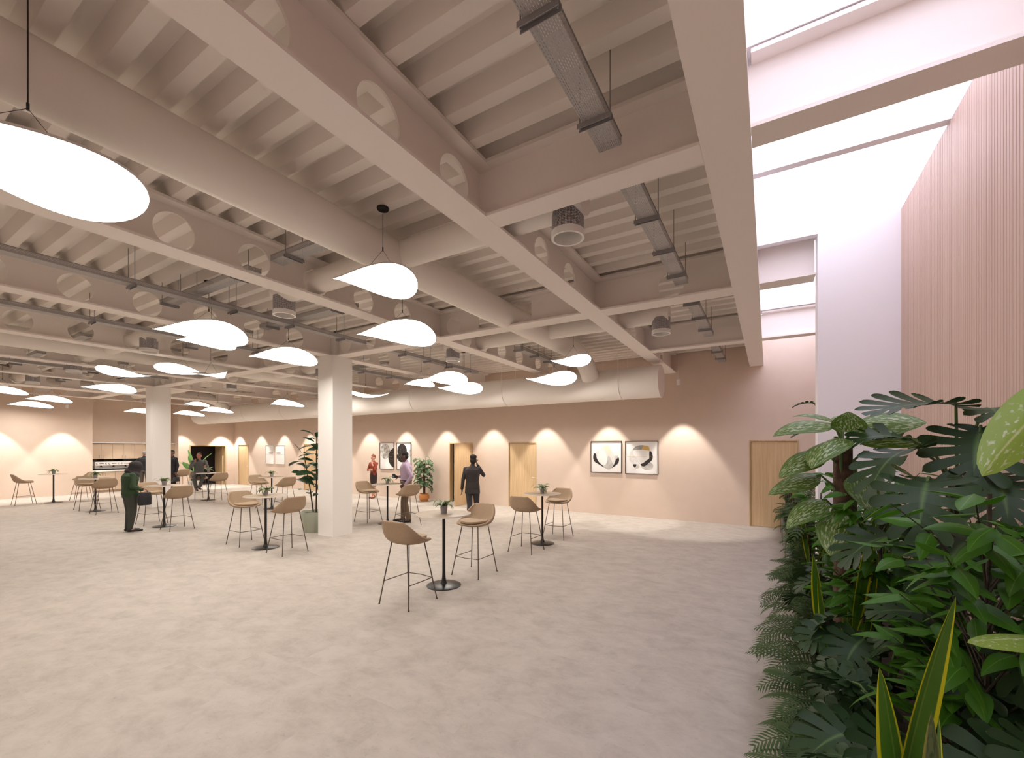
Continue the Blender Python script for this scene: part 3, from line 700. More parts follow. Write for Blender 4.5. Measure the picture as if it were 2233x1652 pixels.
def make_stool():
    o=thing('bar_stool','x','bar stool')
    # shell: centre line and edge line, seat front (+Y) to back top (-Y)
    cen=[(.215,.772),(.13,.765),(.03,.757),(-.07,.753),(-.15,.765),(-.195,.80),(-.218,.86),(-.238,.93),(-.256,.995),(-.266,1.04)]
    edg=[(.150,.200,.782),(.225,.150,.790),(.243,.06,.800),(.25,-.02,.825),(.248,-.085,.865),(.238,-.135,.91),(.220,-.172,.95),(.198,-.205,.985),(.172,-.232,1.013),(.138,-.256,1.032)]
    ns=14; vs=[];fs=[]
    for (cy,cz),(ex,ey,ez) in zip(cen,edg):
        for j in range(ns+1):
            s=-1+2*j/ns; a=abs(s); kx_=math.sin(a*PI/2)**.92; kk=1-math.cos(a*PI/2)
            q=kk**1.25
            vs.append((math.copysign(ex*kx_,s) if s else 0,cy+(ey-cy)*q,cz+(ez-cz)*q))
    for i in range(len(cen)-1):
        for j in range(ns):
            a=i*(ns+1)+j; fs.append((a,a+1,a+ns+2,a+ns+1))
    g=G(); g.add(vs,fs); sh=g.build('seat_shell',M['stool'],o,True)
    md=sh.modifiers.new('t','SOLIDIFY'); md.thickness=.034; md.offset=1
    md=sh.modifiers.new('s','SUBSURF'); md.levels=1; md.render_levels=2
    g=G(); out=[]
    for rr,z in ((.03,.768),(.9,.764),(1.0,.782),(.97,.803),(.80,.813),(.4,.818),(.02,.818)):
        ring=[]
        for k in range(36):
            a=2*PI*k/36; c_,s_=math.cos(a),math.sin(a)
            x=.212*math.copysign(abs(c_)**.75,c_)*rr; yy=.180*math.copysign(abs(s_)**.75,s_)*rr
            ring.append((x*(1.0-.10*(yy>0)*abs(yy)/.175),.028+yy,z+.012*abs(x)/.2))
        out.append(ring)
    g.rings(out); g.build('seat_cushion',M['cushion'],o,True)
    tops={};
    for sx in (-1,1):
        for sy in (-1,1):
            t=V((sx*.145,sy*.13-.01,.745)); f=V((sx*.245,sy*.248,0)); tops[(sx,sy)]=(t,f)
            g=G(); g.tube([f+V((0,0,.0)),t],.0075,8); g.tube([f,f+V((0,0,.012))],.011,8); g.build('leg',M['steel'],o,True)
    def at(k,z): t,f=tops[k]; q=z/.745; return f+(t-f)*q
    for a,b in (((-1,-1),(-1,1)),((-1,1),(1,1)),((1,1),(1,-1))):
        p,q=at(a,.275),at(b,.275); mid=(p+q)/2+V((0,.012 if a[1]!=b[1] else .03,0)) if a[1]==b[1] else (p+q)/2
        g=G(); g.tube([p,mid,q],.006,8); g.build('footrest',M['steel'],o,True)
    g=G(); g.tube([(-.145,-.14,.745),(.145,-.14,.745),(.145,.12,.745),(-.145,.12,.745),(-.145,-.14,.745)],.007,8); g.build('seat_frame',M['steel'],o)
    return o
def leaf(g,base,az,el,L,W,bend=60,fold=12,shape='lance',roll=0,nt=10,ns=4,twist=0):
    """one blade; az/el in degrees; bends downwards by `bend` degrees over its length"""
    p=V(base); vs=[];uv=[];fs=[]
    for i in range(nt+1):
        t=i/nt; e=R(el-bend*t)
        d=V((math.cos(R(az))*math.cos(e),math.sin(R(az))*math.cos(e),math.sin(e)))
        if i: p=p+d*(L/nt)
        side=V((-math.sin(R(az)),math.cos(R(az)),0)); up=d.cross(side)*-1
        ro=R(roll+twist*t); s2=side*math.cos(ro)+up*math.sin(ro); u2=up*math.cos(ro)-side*math.sin(ro)
        if shape=='lance': w=math.sin(PI*min(1,t**.75))**.85*(1-.15*t)
        elif shape=='blade':
            q_=max(0.,(t-.38)/.62); w=.26*math.sqrt(max(0,1-q_))+.80*abs(math.sin(PI*q_**.85))**.85
        elif shape=='egg': w=(math.sin(PI*min(1,t**.72))+1e-6)**.72*(1-.22*t)*1.12
        elif shape=='oval': w=(math.sin(PI*t**.8)+1e-6)**.6
        elif shape=='fiddle': w=(math.sin(PI*t**1.35)+1e-6)**.6*(.75+.25*t)
        elif shape=='sword': w=(.42+.58*math.sin(PI*min(1,t*1.2)*.62))*(1 if t<.5 else max(.0,1-((t-.5)/.5)**1.7))
        elif shape=='point': w=(math.sin(PI*t**.62))**.8*(1-.25*t) if t<1 else 0
        w=max(w if isinstance(w,float) else .0,.01)*W/2
        for j in range(ns+1):
            s=-1+2*j/ns
            vs.append(p+s2*s*w*math.cos(R(fold))+u2*abs(s)*w*math.sin(R(fold))); uv.append((s if s else .001,t+.001))
    for i in range(nt):
        for j in range(ns): a=i*(ns+1)+j; fs.append((a,a+1,a+ns+2,a+ns+1))
    g.add(vs,fs,uv)
def monleaf(g,base,az,el,L,W,bend=50,droop=10,roll=0,nl=7,gap=0):
    """split monstera blade: curved finger lobes fan off the midrib, joined near the rib, heart-shaped base"""
    n=7; TH=(-72,-36,-12,6,22,38,56,90); LN=(.60,.98,1.10,1.10,1.03,.90,.70,.22)
    N=24; rows=[]; p=V(base); ro=R(roll); side0=V((-math.sin(R(az)),math.cos(R(az)),0))
    for i in range(-6,N+5):
        t=i/N; e=R(el-bend*max(t,-.1)); d=V((math.cos(R(az))*math.cos(e),math.sin(R(az))*math.cos(e),math.sin(e)))
        up=d.cross(side0)*-1; rows.append([None,d,side0*math.cos(ro)+up*math.sin(ro),up*math.cos(ro)-side0*math.sin(ro)])
    rows[6][0]=V(base)
    for k in range(7,len(rows)): rows[k][0]=rows[k-1][0]+rows[k][1]*(L/N)
    for k in range(5,-1,-1): rows[k][0]=rows[k+1][0]-rows[k][1]*(L/N)
    dp=.30+droop*.012
    def to3(x,y):
        q=y/L*N+6; q=max(0,min(len(rows)-1.001,q)); i0=int(q); f=q-i0; a,b=rows[i0],rows[i0+1]
        c=a[0].lerp(b[0],f); xn=x/(W/2)
        return c+a[2]*x*(1-.10*xn*xn)-a[3]*abs(x)*dp*abs(xn)*.55
    def B(jj,s_):
        k0=min(n-1,int(jj)); f=jj-k0; th=R(TH[k0]*(1-f)+TH[k0+1]*f); ln=(LN[k0]*(1-f)+LN[k0+1]*f)*W/2; y0=L*(.02+.90*(jj/n))
        return (math.cos(th)*ln*s_, y0*(1-0)+math.sin(th)*ln*s_*.9+.13*W*s_*s_*(1-jj/n*.6))
    S=((0,0),(.12,0),(.24,0),(.30,.05),(.42,.10),(.56,.11),(.70,.12),(.82,.14),(.91,.20),(.97,.30),(1.0,.44))
    for sd in (-1,1):
        for k in range(n):
            vs=[];uv=[];fs=[]
            for s_,ins in S:
                if k==n-1: a0,a1=(ins,1.0)
                else: a0,a1=ins,1-ins
                for f in (a0,(a0+a1)/2,a1):
                    x,y=B(k+f,s_*(1.03 if f not in (a0,a1) else 1)); vs.append(to3(sd*x,y)+rows[8][3]*(.006*(f not in (a0,a1))*s_)); uv.append((sd*(s_*.9+.002),.3+.1*k))
            for r in range(len(S)-1):
                for c in (0,1): a=3*r+c; fs.append((a,a+1,a+4,a+3))
            g.add(vs,fs,uv)
def frond(g,base,az,el,L,bend=70,nl=26,LL=.18,W=.010):
    p=V(base); pts=[];prev=None
    for i in range(nl+1):
        t=i/nl; e=R(el-bend*t); d=V((math.cos(R(az))*math.cos(e),math.sin(R(az))*math.cos(e),math.sin(e)))
        if i: p=p+d*(L/nl)
        pts.append(p.copy())
        if t<.12: continue
        side=V((-math.sin(R(az)),math.cos(R(az)),0)); up=d.cross(side)*-1
        ll=LL*(math.sin(PI*(.16+.80*t))**.7)
        for sd in (-1,1):
            dr=(side*sd*.82+d*.55-up*.12).normalized(); tip=p+dr*ll-V((0,0,ll*.28)); mid=p+dr*ll*.5-V((0,0,ll*.04)); wv=d*W*.5
            g.add([p-wv*.5,p+wv*.5,mid+wv,mid-wv,tip],[(0,1,2,3),(3,2,4)],[(.1,.1),(.3,.1),(.9,.5),(.5,.5),(.6,1.)])
    g.tube([pts[k] for k in range(0,nl+1,3)],[.0045*(1-.7*k/nl) for k in range(0,nl+1,3)],5)

def make_tableplant(seed,extra):
    rnd=random.Random(seed)
    o=thing('potted_plant','x','plant')
    g=G(); g.lathe([(.0,0),(.040,0),(.053,.105),(.053,.108),(.048,.108),(.046,.09),(.0,.09)],28); g.build('plant_pot',M['potgrey'],o,True)
    g=G(); g.lathe([(.0,.086),(.046,.09),(.0,.094)],20); g.build('soil',M['soil'],o)
    g=G()
    for i in range(15):
        leaf(g,(rnd.uniform(-.012,.012),rnd.uniform(-.012,.012),.09),i*360/15*1.9+rnd.uniform(-20,20),rnd.uniform(52,88),rnd.uniform(.17,.245),rnd.uniform(.052,.072),rnd.uniform(80,150),10,'lance',rnd.uniform(-25,25),8,4)
    for az in extra: leaf(g,(0,0,.09),az,78,.34,.03,150,8,'lance',0,12,4)
    g.build('foliage',M['potplant'],o,True); return o

TB=[(-3.86,4.62,'y','round pale bar table nearest the camera'),
    (-3.88,7.68,'y','round pale bar table right of the front one, before the door'),
    (-8.26,4.63,'x','round pale bar table left of the near column'),
    (-12.65,4.63,'x','round pale bar table beside the person in green'),
    (-17.42,4.66,'x','round pale bar table before the kitchen row'),
    (-8.27,7.70,'x','round pale bar table just right of the near column'),
    (-13.45,7.73,'x','round pale bar table behind the one left of the near column'),
    (-17.65,7.80,'x','round pale bar table of the seated man'),
    (-21.54,4.67,'y','round pale bar table at far left, by the peach wall')]
t0=make_table(); s0=make_stool()
# three small table plants
p0=[make_tableplant(3,(150,200)),make_tableplant(8,(120,330)),make_tableplant(11,(100,))]
snames=[('tan bar stool nearest the camera, seen from behind','tan bar stool on the far side of the nearest table'),
 ('tan bar stool seen from behind at the right-hand table','tan bar stool on the far side of the right-hand table'),
 ('tan bar stool on the left of the table left of the near column','tan bar stool on the right of the table left of the near column'),
 ('tan bar stool behind the dark bag of the person in green','tan bar stool right of the table beside the person in green'),
 ('tan bar stool left of the table before the kitchen','tan bar stool right of the table before the kitchen'),
 ('tan bar stool just right of the near column','tan bar stool in front of the man in lilac'),
 ('tan bar stool left of the small far table before the pale prints','tan bar stool between far table and tall fig plant'),
 ('tan bar stool with the seated man on it','empty tan bar stool facing the seated man'),
 ('tan bar stool at far left, by itself in side view','tan bar stool at far left behind the kitchen-side table')]
first=True; ip=0
for k,(x,y,ax,l) in enumerate(TB):
    if k==0: t0.location=(x,y,0); t0['label']=l; t0['category']='table'; t0['group']='round bar tables'; t=t0
    else: t=dup(t0,(x,y,0),.3*k,l)
    for m,sg in enumerate((-1,1)):
        if ax=='y': loc=(x+.02,y+sg*.70,0); rz=0 if sg<0 else PI
        else: loc=(x+sg*.705,y,0); rz=-PI/2 if sg<0 else PI/2
        if k==5 and m==1: loc=(x+.62,y+.06,0); rz=PI/2-.28
        lb=snames[k][m]
        if first: s0.location=loc; s0.rotation_euler=(0,0,rz); s0['label']=lb; s0['group']='tan bar stools'; first=False
        else: dup(s0,loc,rz,lb)
    lb='small grey potted plant on the '+l.replace('round pale ','')
    src=p0[k%3]; rz=[.3,1.2,-.5,.4,1.0,2.2,0,3.0,.8][k]
    if k<3: src.location=(x,y,1.0); src.rotation_euler=(0,0,rz); src['label']=lb; src['group']='small potted plants on tables'
    else: dup(src,(x+(.03 if k==7 else 0),y,1.0),rz,lb)
dup(s0,(-21.1,8.3,0),PI/2+.2,'tan bar stool behind the bright banana plant, right of the rear column')

# ------------------------------------------------------------------ potted floor plants
def potted(name,label,loc,prof,potm,n=40,wave=0):
    o=thing(name,label,'plant',loc); g=G()
    out=[]
    for r_,z in prof:
        out.append([(r_*math.cos(2*PI*k/n),r_*math.sin(2*PI*k/n),z+(wave*math.sin(6*2*PI*k/n) if z>.2 else 0)) for k in range(n)])
    g.rings(out); g.build('plant_pot',M[potm],o,True); return o
rnd=random.Random(5)
o=potted('fiddle_leaf_fig','tall dark green fiddle leaf fig in sage pot, left of the near column',(-8.95,6.12,0),[(0.01,0),(.20,0),(.215,.02),(.285,.46),(.275,.46),(.262,.40),(0.01,.40)],'sage',48,.008)
g=G(); g.lathe([(.0,.405),(.25,.41),(.0,.42)],20); g.build('soil',M['soil'],o)
s1=[V((-.02,0,.41)),V((-.10,-.02,.9)),V((-.20,-.05,1.4)),V((-.30,-.06,1.82))]
s2=[V((.04,.03,.41)),V((.05,.03,1.1)),V((.06,.02,1.8)),V((.07,.01,2.22))]
g=G(); g.tube(s1,[.016,.014,.011,.007],8); g.tube(s2,[.018,.015,.011,.007],8); g.build('stem',M['bark'],o,True)
g=G()
for stem,n_ in ((s1,17),(s2,30)):
    for i in range(n_):
        t=.25+.75*i/(n_-1); q=t*3; a=min(2,int(q)); b_=stem[a].lerp(stem[a+1],q-a)
        az=i*137.5+rnd.uniform(-15,15); L=rnd.uniform(.31,.42)*(1.1-.30*t)
        leaf(g,b_+V((math.cos(R(az)),math.sin(R(az)),.3))*.05,az,rnd.uniform(5,40)+30*(t>.93),L,L*.62,rnd.uniform(15,55),-10,'fiddle',rnd.uniform(-30,30),8,4)
g.build('foliage',M['ficusdark'],o,True)
o=potted('potted_monstera','leafy monstera in round orange pot against the back wall',(-10.62,11.62,0),[(0.01,0),(.11,0),(.17,.06),(.19,.14),(.175,.22),(.15,.255),(.165,.28),(.15,.28),(.13,.24),(0.01,.24)],'terracotta')
g=G(); g.tube([(0,0,.22),(0,0,1.35)],.045,12); g.build('moss_pole',M['moss'],o,True)
for sx in (-1,1):
    g=G(); g.tube([(sx*.17,0,.20),(sx*.205,0,.17),(sx*.185,0,.12)],.012,8); g.build('pot_handle',M['terracotta'],o)
g=G()
for i in range(40):
    z=.42+1.0*(i/39); az=i*137.5; c=V((math.cos(R(az)),math.sin(R(az)),0)); 
    if c.y>.3: c.y=.3
    az=math.degrees(math.atan2(c.y,c.x)); ex=rnd.uniform(.08,.20)
    p=V((0,0,z))+c*ex+V((0,0,rnd.uniform(.04,.14)))
    monleaf(g,p,az,rnd.uniform(-10,25),rnd.uniform(.22,.30),rnd.uniform(.22,.28),70,30,rnd.uniform(-20,20),5)
g.build('foliage',M['potmon'],o,True)
g=G()
for i in range(14):
    az=i*137.5; g.tube([(0,0,.4+.07*i),(.1*math.cos(R(az)),.06*math.sin(R(az)),.52+.07*i),(.19*math.cos(R(az)),.05*math.sin(R(az)),.55+.07*i)],.006,5)
g.tube([(0,0,1.3),(.12,-.03,1.62),(.26,-.05,1.60),(.34,-.06,1.45)],.006,5); g.build('stem',M['stem'],o)
o=potted('banana_plant','bright green banana plant in white pot before the dark doorway',(-22.0,9.15,0),[(0.01,0),(.20,0),(.25,.44),(.235,.44),(.22,.38),(0.01,.38)],'potwhite')
g=G(); stems=[(40,58,.95,.62,.22),(-150,84,.90,.58,.30),(205,46,.75,.55,.20),(25,52,.70,.50,.24),(-70,60,.60,.5,.28),(210,12,.55,.45,.13),(-20,25,.5,.45,.16),(180,70,.8,.5,.22)]
gs=G()
for az,el,st,L,W in stems:
    b=V((0,0,.40)); d=V((math.cos(R(az))*math.cos(R(el)),math.sin(R(az))*math.cos(R(el)),math.sin(R(el))))
    gs.tube([b,b+V((0,0,st*.5))+d*st*.15,b+V((0,0,st*.42))+d*st*.6],[.03,.02,.012],8)
    leaf(g,b+V((0,0,st*.42))+d*st*.6,az,el,L,W,28,14,'oval',rnd.uniform(-25,25),10,4)
g.build('foliage',M['bop'],o,True); gs.build('stem',M['bop'],o,True)

# ------------------------------------------------------------------ planter and planting along the slatted wall
o=thing('planter_trough','long low grey-green planter trough along the slatted timber wall','planter',(0,0,0))
g=G(); g.box(.25,.27,-.6,11.9,0,.50); g.box(.27,1.18,-.6,-.58,0,.5)
g.box(.244,.25,-.6,11.9,.47,.50)
for i in range(9): y_=-.6+1.5*i; g.box(.243,.25,y_,y_+.012,0,.47)
g.build('panel',M['planter'],o)
g=G(); g.box(.27,.46,-.58,11.9,.0,.44); g.box(.46,1.18,-.58,5.88,.0,.44); g.box(.46,1.18,6.19,11.9,0,.44); g.build('soil',M['soil'],o)
PG='plants in the long trough'
def plant(name,label,x,y,z=.44,group=None): return thing(name,label,'plant',(x,y,z),0,group)
rnd=random.Random(21)
def palm(x,y,label,n=13,L=.62,h=.22,seed=0,azr=(90,300),LL=.15,nl=26):
    r_=random.Random(seed); o=plant('palm_fern',label,x,y); g=G()
    for i in range(n):
        az=r_.uniform(*azr); el=r_.uniform(25,80); frond(g,(r_.uniform(-.03,.03),r_.uniform(-.06,.06),.02),az,el,L*r_.uniform(.75,1.1),r_.uniform(70,115),nl,LL*r_.uniform(.8,1.15),.015)
    g.build('foliage',M['palm'],o)
    g=G(); g.tube([(0,0,0),(0,0,.07)],.022,8); g.build('stem',M['stem'],o); return o
palms=[(.34,1.55),(.33,1.95),(.32,2.35),(.33,2.75),(.32,3.15),(.33,3.6),(.33,4.1),(.34,4.6),(.34,5.15),(.36,5.75)]
for i,(x,y) in enumerate(palms):
    palm(x,y,'feathery dark green palm fern spilling over the trough edge, %s from the camera'%words[i],n=10,L=.48,seed=i*7+1,azr=(85,290),nl=26 if i<4 else 18,LL=.16)
def bushfar(x,y,label,seed,top=1.35,w=.2):
    r_=random.Random(seed); o=plant('leafy_bush',label,x,y); g=G()
    for i in range(44):
        z=(top-.44-.08)*r_.random(); az=r_.uniform(60,300) if x<.5 else r_.uniform(0,360)
        frond(g,(r_.uniform(-.03,w),r_.uniform(-.25,.25),z*.9),az,r_.uniform(20,60),r_.uniform(.20,.32),r_.uniform(70,110),9,.10,.026)
    g.build('foliage',M['palm'],o); g=G(); g.tube([(0,0,0),(0,0,(top-.5)*.8)],.014,6); g.build('stem',M['bark'],o)
fy=[5.0,5.5,6.6,7.3,8.0,8.8,9.6,10.5,11.3]
for i,y in enumerate(fy): bushfar(.34,y,'dark feathery bush in the far trough, %s in line towards the wooden door'%words[i],50+i,1.36 if y<9 else 1.48,.06 if y<6.4 else .5)

def monstera(x,y,label,leaves,pole=None,z=.44):
    """leaves: (px,py,pz, az,el,L,W,bend,roll) world blade bases"""
    o=plant('monstera',label,x,y,z); g=G(); gs=G()
    for (lx,ly,lz,az,el,L,W,bd,rl) in leaves:
        b=V((lx-x,ly-y,lz-z)); monleaf(g,b,az,el,L,W,bd,10,rl)
        r0=V((0,0,max(0,min(b.z-.35,(pole or .2)-.1)))); mid=(r0+b)/2+V((0,0,.10)); gs.tube([r0,r0.lerp(mid,.5)+V((0,0,.05)),mid,b+V((0,0,.01)),b+V((math.cos(R(az))*math.cos(R(el)),math.sin(R(az))*math.cos(R(el)),math.sin(R(el))))*L*.12],[.009,.008,.0075,.0065,.004],7)
    g.build('foliage',M['monstera'],o,True); gs.build('stem',M['stem'],o,True)
    if pole: g=G(); g.tube([(0,0,0),(0,0,pole)],.038,14); g.build('moss_pole',M['moss'],o,True)
    return o
monstera(.93,3.42,'tall monstera with split leaves beside a short moss pole, before the slatted wall',[
  (.82,3.03,2.12,211,8,.42,.38,26,12),(.90,3.0,2.0,248,-30,.36,.42,25,0),(.63,2.86,1.90,222,0,.38,.32,75,-10),
  (.62,2.62,1.76,250,-12,.34,.36,60,0),(.98,3.2,2.10,262,12,.30,.30,50,0),(.90,2.85,1.78,262,-10,.34,.36,60,0),
  (.72,2.50,1.52,235,-5,.34,.36,60,15),(.90,2.65,1.50,265,0,.34,.36,60,-10),(.58,2.9,1.45,210,5,.32,.32,60,0),(.70,3.3,1.95,185,25,.30,.28,60,20)],pole=1.30)
r_=random.Random(77)
def lowmon(x,y,label,seed,h=.55,n=9):
    r_=random.Random(seed); L=[]
    for i in range(n):
        az=r_.uniform(120,330); d=r_.uniform(.08,.20); L.append((x+math.cos(R(az))*d,y+math.sin(R(az))*d,.44+h*r_.uniform(.45,1),az,r_.uniform(-5,35),r_.uniform(.20,.30),r_.uniform(.20,.28),r_.uniform(50,90),r_.uniform(-20,20)))
    monstera(x,y,label,L)
lowmon(.50,1.62,'low split-leaf monstera nearest the camera, between palm ferns and snake plant',101,.50,10)
lowmon(.48,2.20,'low split-leaf monstera, second from the camera, behind the palm ferns',102,.55,10)
lowmon(.50,2.80,'low split-leaf monstera, third from the camera',103,.65,10)
lowmon(.50,3.95,'low split-leaf monstera below the variegated dumb cane',104,.6,9)
lowmon(.78,2.45,'low split-leaf monstera in deep shade behind the nearest laurel',107,.75,10)
lowmon(.80,3.0,'low split-leaf monstera in deep shade below the tall one',108,.8,10)
lowmon(.80,1.95,'low split-leaf monstera deep in the shade near the slatted wall',105,.6,10)
lowmon(.55,1.22,'low split-leaf monstera at the bottom right corner',106,.3,6)

def dieff(x,y,label,ls,pole,prad=.05,z=.44):
    o=plant('dumb_cane',label,x,y,z); g=G(); gs=G()
    for (dx,dy,lz,az,el,L,W,bd,rl) in ls:
        b=V((dx,dy,lz-z)); leaf(g,b,az,el,L*1.08,W*1.08,bd,16,'egg',rl,14,6)
        gs.tube([(dx*.2,dy*.2,b.z-.30),(dx*.35,dy*.35,b.z-.08),b,b+V((math.cos(R(az)),math.sin(R(az)),0))*.03],[.011,.009,.006,.004],7)
    gs.tube([(.06,0,0),(.06,0,pole-.1)],.016,8)
    g.build('foliage',M['dieff'],o,True); gs.build('stem',M['stem'],o,True)
    g=G(); g.tube([(0,0,0),(0,0,pole)],prad,16); g.build('moss_pole',M['moss'],o,True)
dieff(.42,3.52,'variegated dumb cane with pale mottled leaves around a brown moss pole',[
 (-.06,-.10,2.06,205,14,.36,.19,50,25),(-.05,-.16,1.97,238,-8,.32,.24,50,-6),(-.10,-.08,1.88,205,-8,.32,.19,45,28),(-.12,-.05,1.72,195,-5,.32,.17,35,32),
 (.05,-.05,2.04,335,14,.32,.22,25,-48),(.06,-.03,1.96,350,2,.36,.15,12,30),(.0,.05,2.09,75,34,.26,.13,50,0),(-.04,.02,2.08,165,42,.24,.12,60,10),
 (.10,-.05,1.88,320,-16,.30,.15,25,10),(-.10,-.12,1.57,212,-12,.30,.18,45,20),(-.03,-.18,1.50,245,-35,.28,.22,40,0),(.02,-.10,2.00,262,62,.20,.17,50,5),(.06,-.1,1.74,285,-30,.28,.18,35,0)],1.48,.052)

def laurel(x,y,label,seed,z0,z1,rx,ry,n,L,azc=(0,360)):
    r_=random.Random(seed); o=plant('laurel_bush',label,x,y); g=G(); gs=G()
    for b in range(n//7):
        az=r_.uniform(*azc); zz=r_.uniform(z0,z1)-.44; q=r_.uniform(.55,1)
        tip=V((math.cos(R(az))*rx*q,math.sin(R(az))*ry*q,zz)); root=V((0,0,max(0,zz-.35))); mid=root.lerp(tip,.5)+V((0,0,.05)); gs.tube([root,mid,tip],[.004,.003,.0015],5)
        for i in range(7):
            t=.35+.65*i/6; p=root.lerp(tip,t)+V((0,0,.1*t*(1-t)*2)); laz=az+(-1)**i*r_.uniform(30,75)
            if i==6: laz=az
            leaf(g,p,laz,r_.uniform(-25,35),L*r_.uniform(.85,1.25),L*r_.uniform(.44,.56),r_.uniform(10,50),14,'point',r_.uniform(-35,35),7,4)
    gs.tube([(0,0,0),(.01,0,z1-.5)],[.012,.006],6)
    g.build('foliage',M['ficus'],o,True); gs.build('stem',M['bark'],o)
laurel(.66,2.16,'bright green laurel bush nearest the camera at the right edge',7,.95,1.80,.32,.46,330,.135)
laurel(.84,2.80,'bright green laurel bush behind the nearest one, under the tall monstera',8,.9,1.62,.26,.38,190,.13)
laurel(.55,3.22,'bright green laurel bush at the foot of the brown moss pole',9,1.0,1.78,.27,.34,230,.125)
laurel(.62,4.15,'bright green laurel bush just beyond the dumb cane',10,.9,1.72,.34,.42,230,.125)
laurel(.66,4.95,'bright green laurel bush before the white return wall',12,.8,1.72,.34,.42,200,.125)
laurel(.46,5.45,'bright green laurel bush at the corner of the white return wall',13,.7,1.5,.20,.34,120,.12)
def snake(x,y,label,ls,m='snake',z=.44):
    o=plant('snake_plant',label,x,y,z); g=G()
    for dx,dy,az,el,L,W,bd,rl in ls: leaf(g,(dx,dy,0),az,el,L,W,bd,16,'blade',rl,22,8)
    g.build('foliage',M[m],o,True); g=G(); g.lathe([(.0,-.01),(.07,-.01),(.06,.02),(0,.03)],16); g.build('root_crown',M['soil'],o)
# face the blades toward the open room
snake(.335,1.56,'large yellow-edged snake plant at the bottom right, nearest the camera',[(-.07,-.04,31,89,1.08,.105,19,78),(.01,.03,211,89,.86,.095,10,80),(-.05,-.04,211,88,.62,.08,10,70),(-.03,-.02,31,89,.60,.07,6,70),(.06,-.04,25,82,.74,.09,14,75),(.04,.05,60,84,.70,.08,3,60),(.0,-.05,250,80,.5,.06,5,10)])
snake(.40,1.40,'pair of dull striped snake plant blades at the bottom edge',[(-.03,.0,211,89,.84,.105,4,75),(.10,.08,31,86,.84,.10,6,75)],'snakestripe')
snake(.375,2.99,'small yellow-edged snake plant half way along the trough',[(.0,0,31,88,1.13,.10,12,78),(.05,.02,31,86,.90,.07,6,70),(-.05,.05,211,84,.72,.06,3,70)])
snake(.30,3.22,'short yellow-edged snake plant blade behind the palm ferns',[(.0,0,211,88,.82,.09,6,75),(.05,.02,31,84,.6,.05,3,70)])
snake(.36,4.9,'distant slim yellow-edged snake plant in the trough',[(.0,0,211,86,.98,.07,6,75),(.05,.02,31,86,.9,.06,6,75),(-.02,.06,31,80,1.02,.06,8,75)])
o=plant('broad_leaf_plant','broad yellow-green leaf plant cut by the right edge of the photo',.80,1.90)
g=G(); gs=G()
for (bx_,by_,bz_,az,el,L,W,bd,rl) in ((.05,.15,1.69,211,-32,.46,.155,22,62),(-.06,-.02,.90,209,10,.28,.10,20,10),(.05,.05,1.5,300,40,.4,.16,60,0)):
    leaf(g,(bx_,by_,bz_),az,el,L,W,bd,18,'oval',rl,14,6); gs.tube([(0,0,0),(bx_*.4,by_*.4,bz_*.6),(bx_,by_,bz_)],[.012,.009,.005],7)
g.build('foliage',M['bigleaf'],o,True); gs.build('stem',M['stem'],o,True)
# tall plant behind the white return wall, only leaf tips show
monstera(.72,7.2,'tall monstera behind the white return wall, only leaf tips showing',[(.52,7.0,2.50,190,10,.24,.2,40,0),(.52,7.0,2.12,190,5,.26,.22,40,0),(.55,6.9,1.75,200,0,.28,.25,40,0),(.75,7.2,2.3,100,20,.3,.3,40,0)],pole=1.7)

# ------------------------------------------------------------------ people
SK={'dark':mat('skin deep brown',(.085,.038,.024),.5),'brown':mat('skin brown',(.17,.08,.05),.5),'fair':mat('skin fair',(.62,.33,.24),.5),'ruddy':mat('skin ruddy',(.45,.19,.12),.5)}
def cloth(n,c,r_=.85): return noisy(n,tuple(q*.9 for q in c),c,45,r_,3)
M['eye']=mat('eye',(.03,.02,.02),.2); M['lip']=mat('lip',(.30,.09,.07),.5)
def hand(g,w,d,n,curl=25,sc_=1.,spread=1.):
    """palm + four unequal fingers + thumb;  w wrist, d pointing to the fingers, n palm normal"""
    w=V(w); d=V(d).normalized(); n=V(n); n=(n-d*n.dot(d)).normalized(); s=d.cross(n)
    k=sc_
    for i in range(4):
        o_=(i-1.5)*.021*k; g.cap(w+d*.01,.016*k,w+s*o_+d*.085*k,.0115*k,8)
    Ls=(.060,.072,.068,.052)
    for i in range(4):
        p=w+s*((i-1.5)*.0215*k)+d*.085*k; dd=d.copy(); ax=s
        for j in range(3):
            dd=Quaternion(s,-R(curl)*(1 if j else .6))@dd if True else dd
            q=p+(dd+s*(i-1.5)*.06*spread)*Ls[i]*k*(.45,.32,.25)[j]; g.cap(p,(.0092-.0008*j)*k,q,(.0086-.0008*j)*k,8); p=q
    p=w+s*(-.028*k)+d*.025*k; q=p+(d*.6-s*.75+n*.25).normalized()*.04*k; g.cap(w+d*.01,.014*k,p,.013*k,8); g.cap(p,.013*k,q,.010*k,8)
    g.cap(q,.010*k,q+(d*.85-s*.35+n*.3).normalized()*.03*k,.008*k,8)
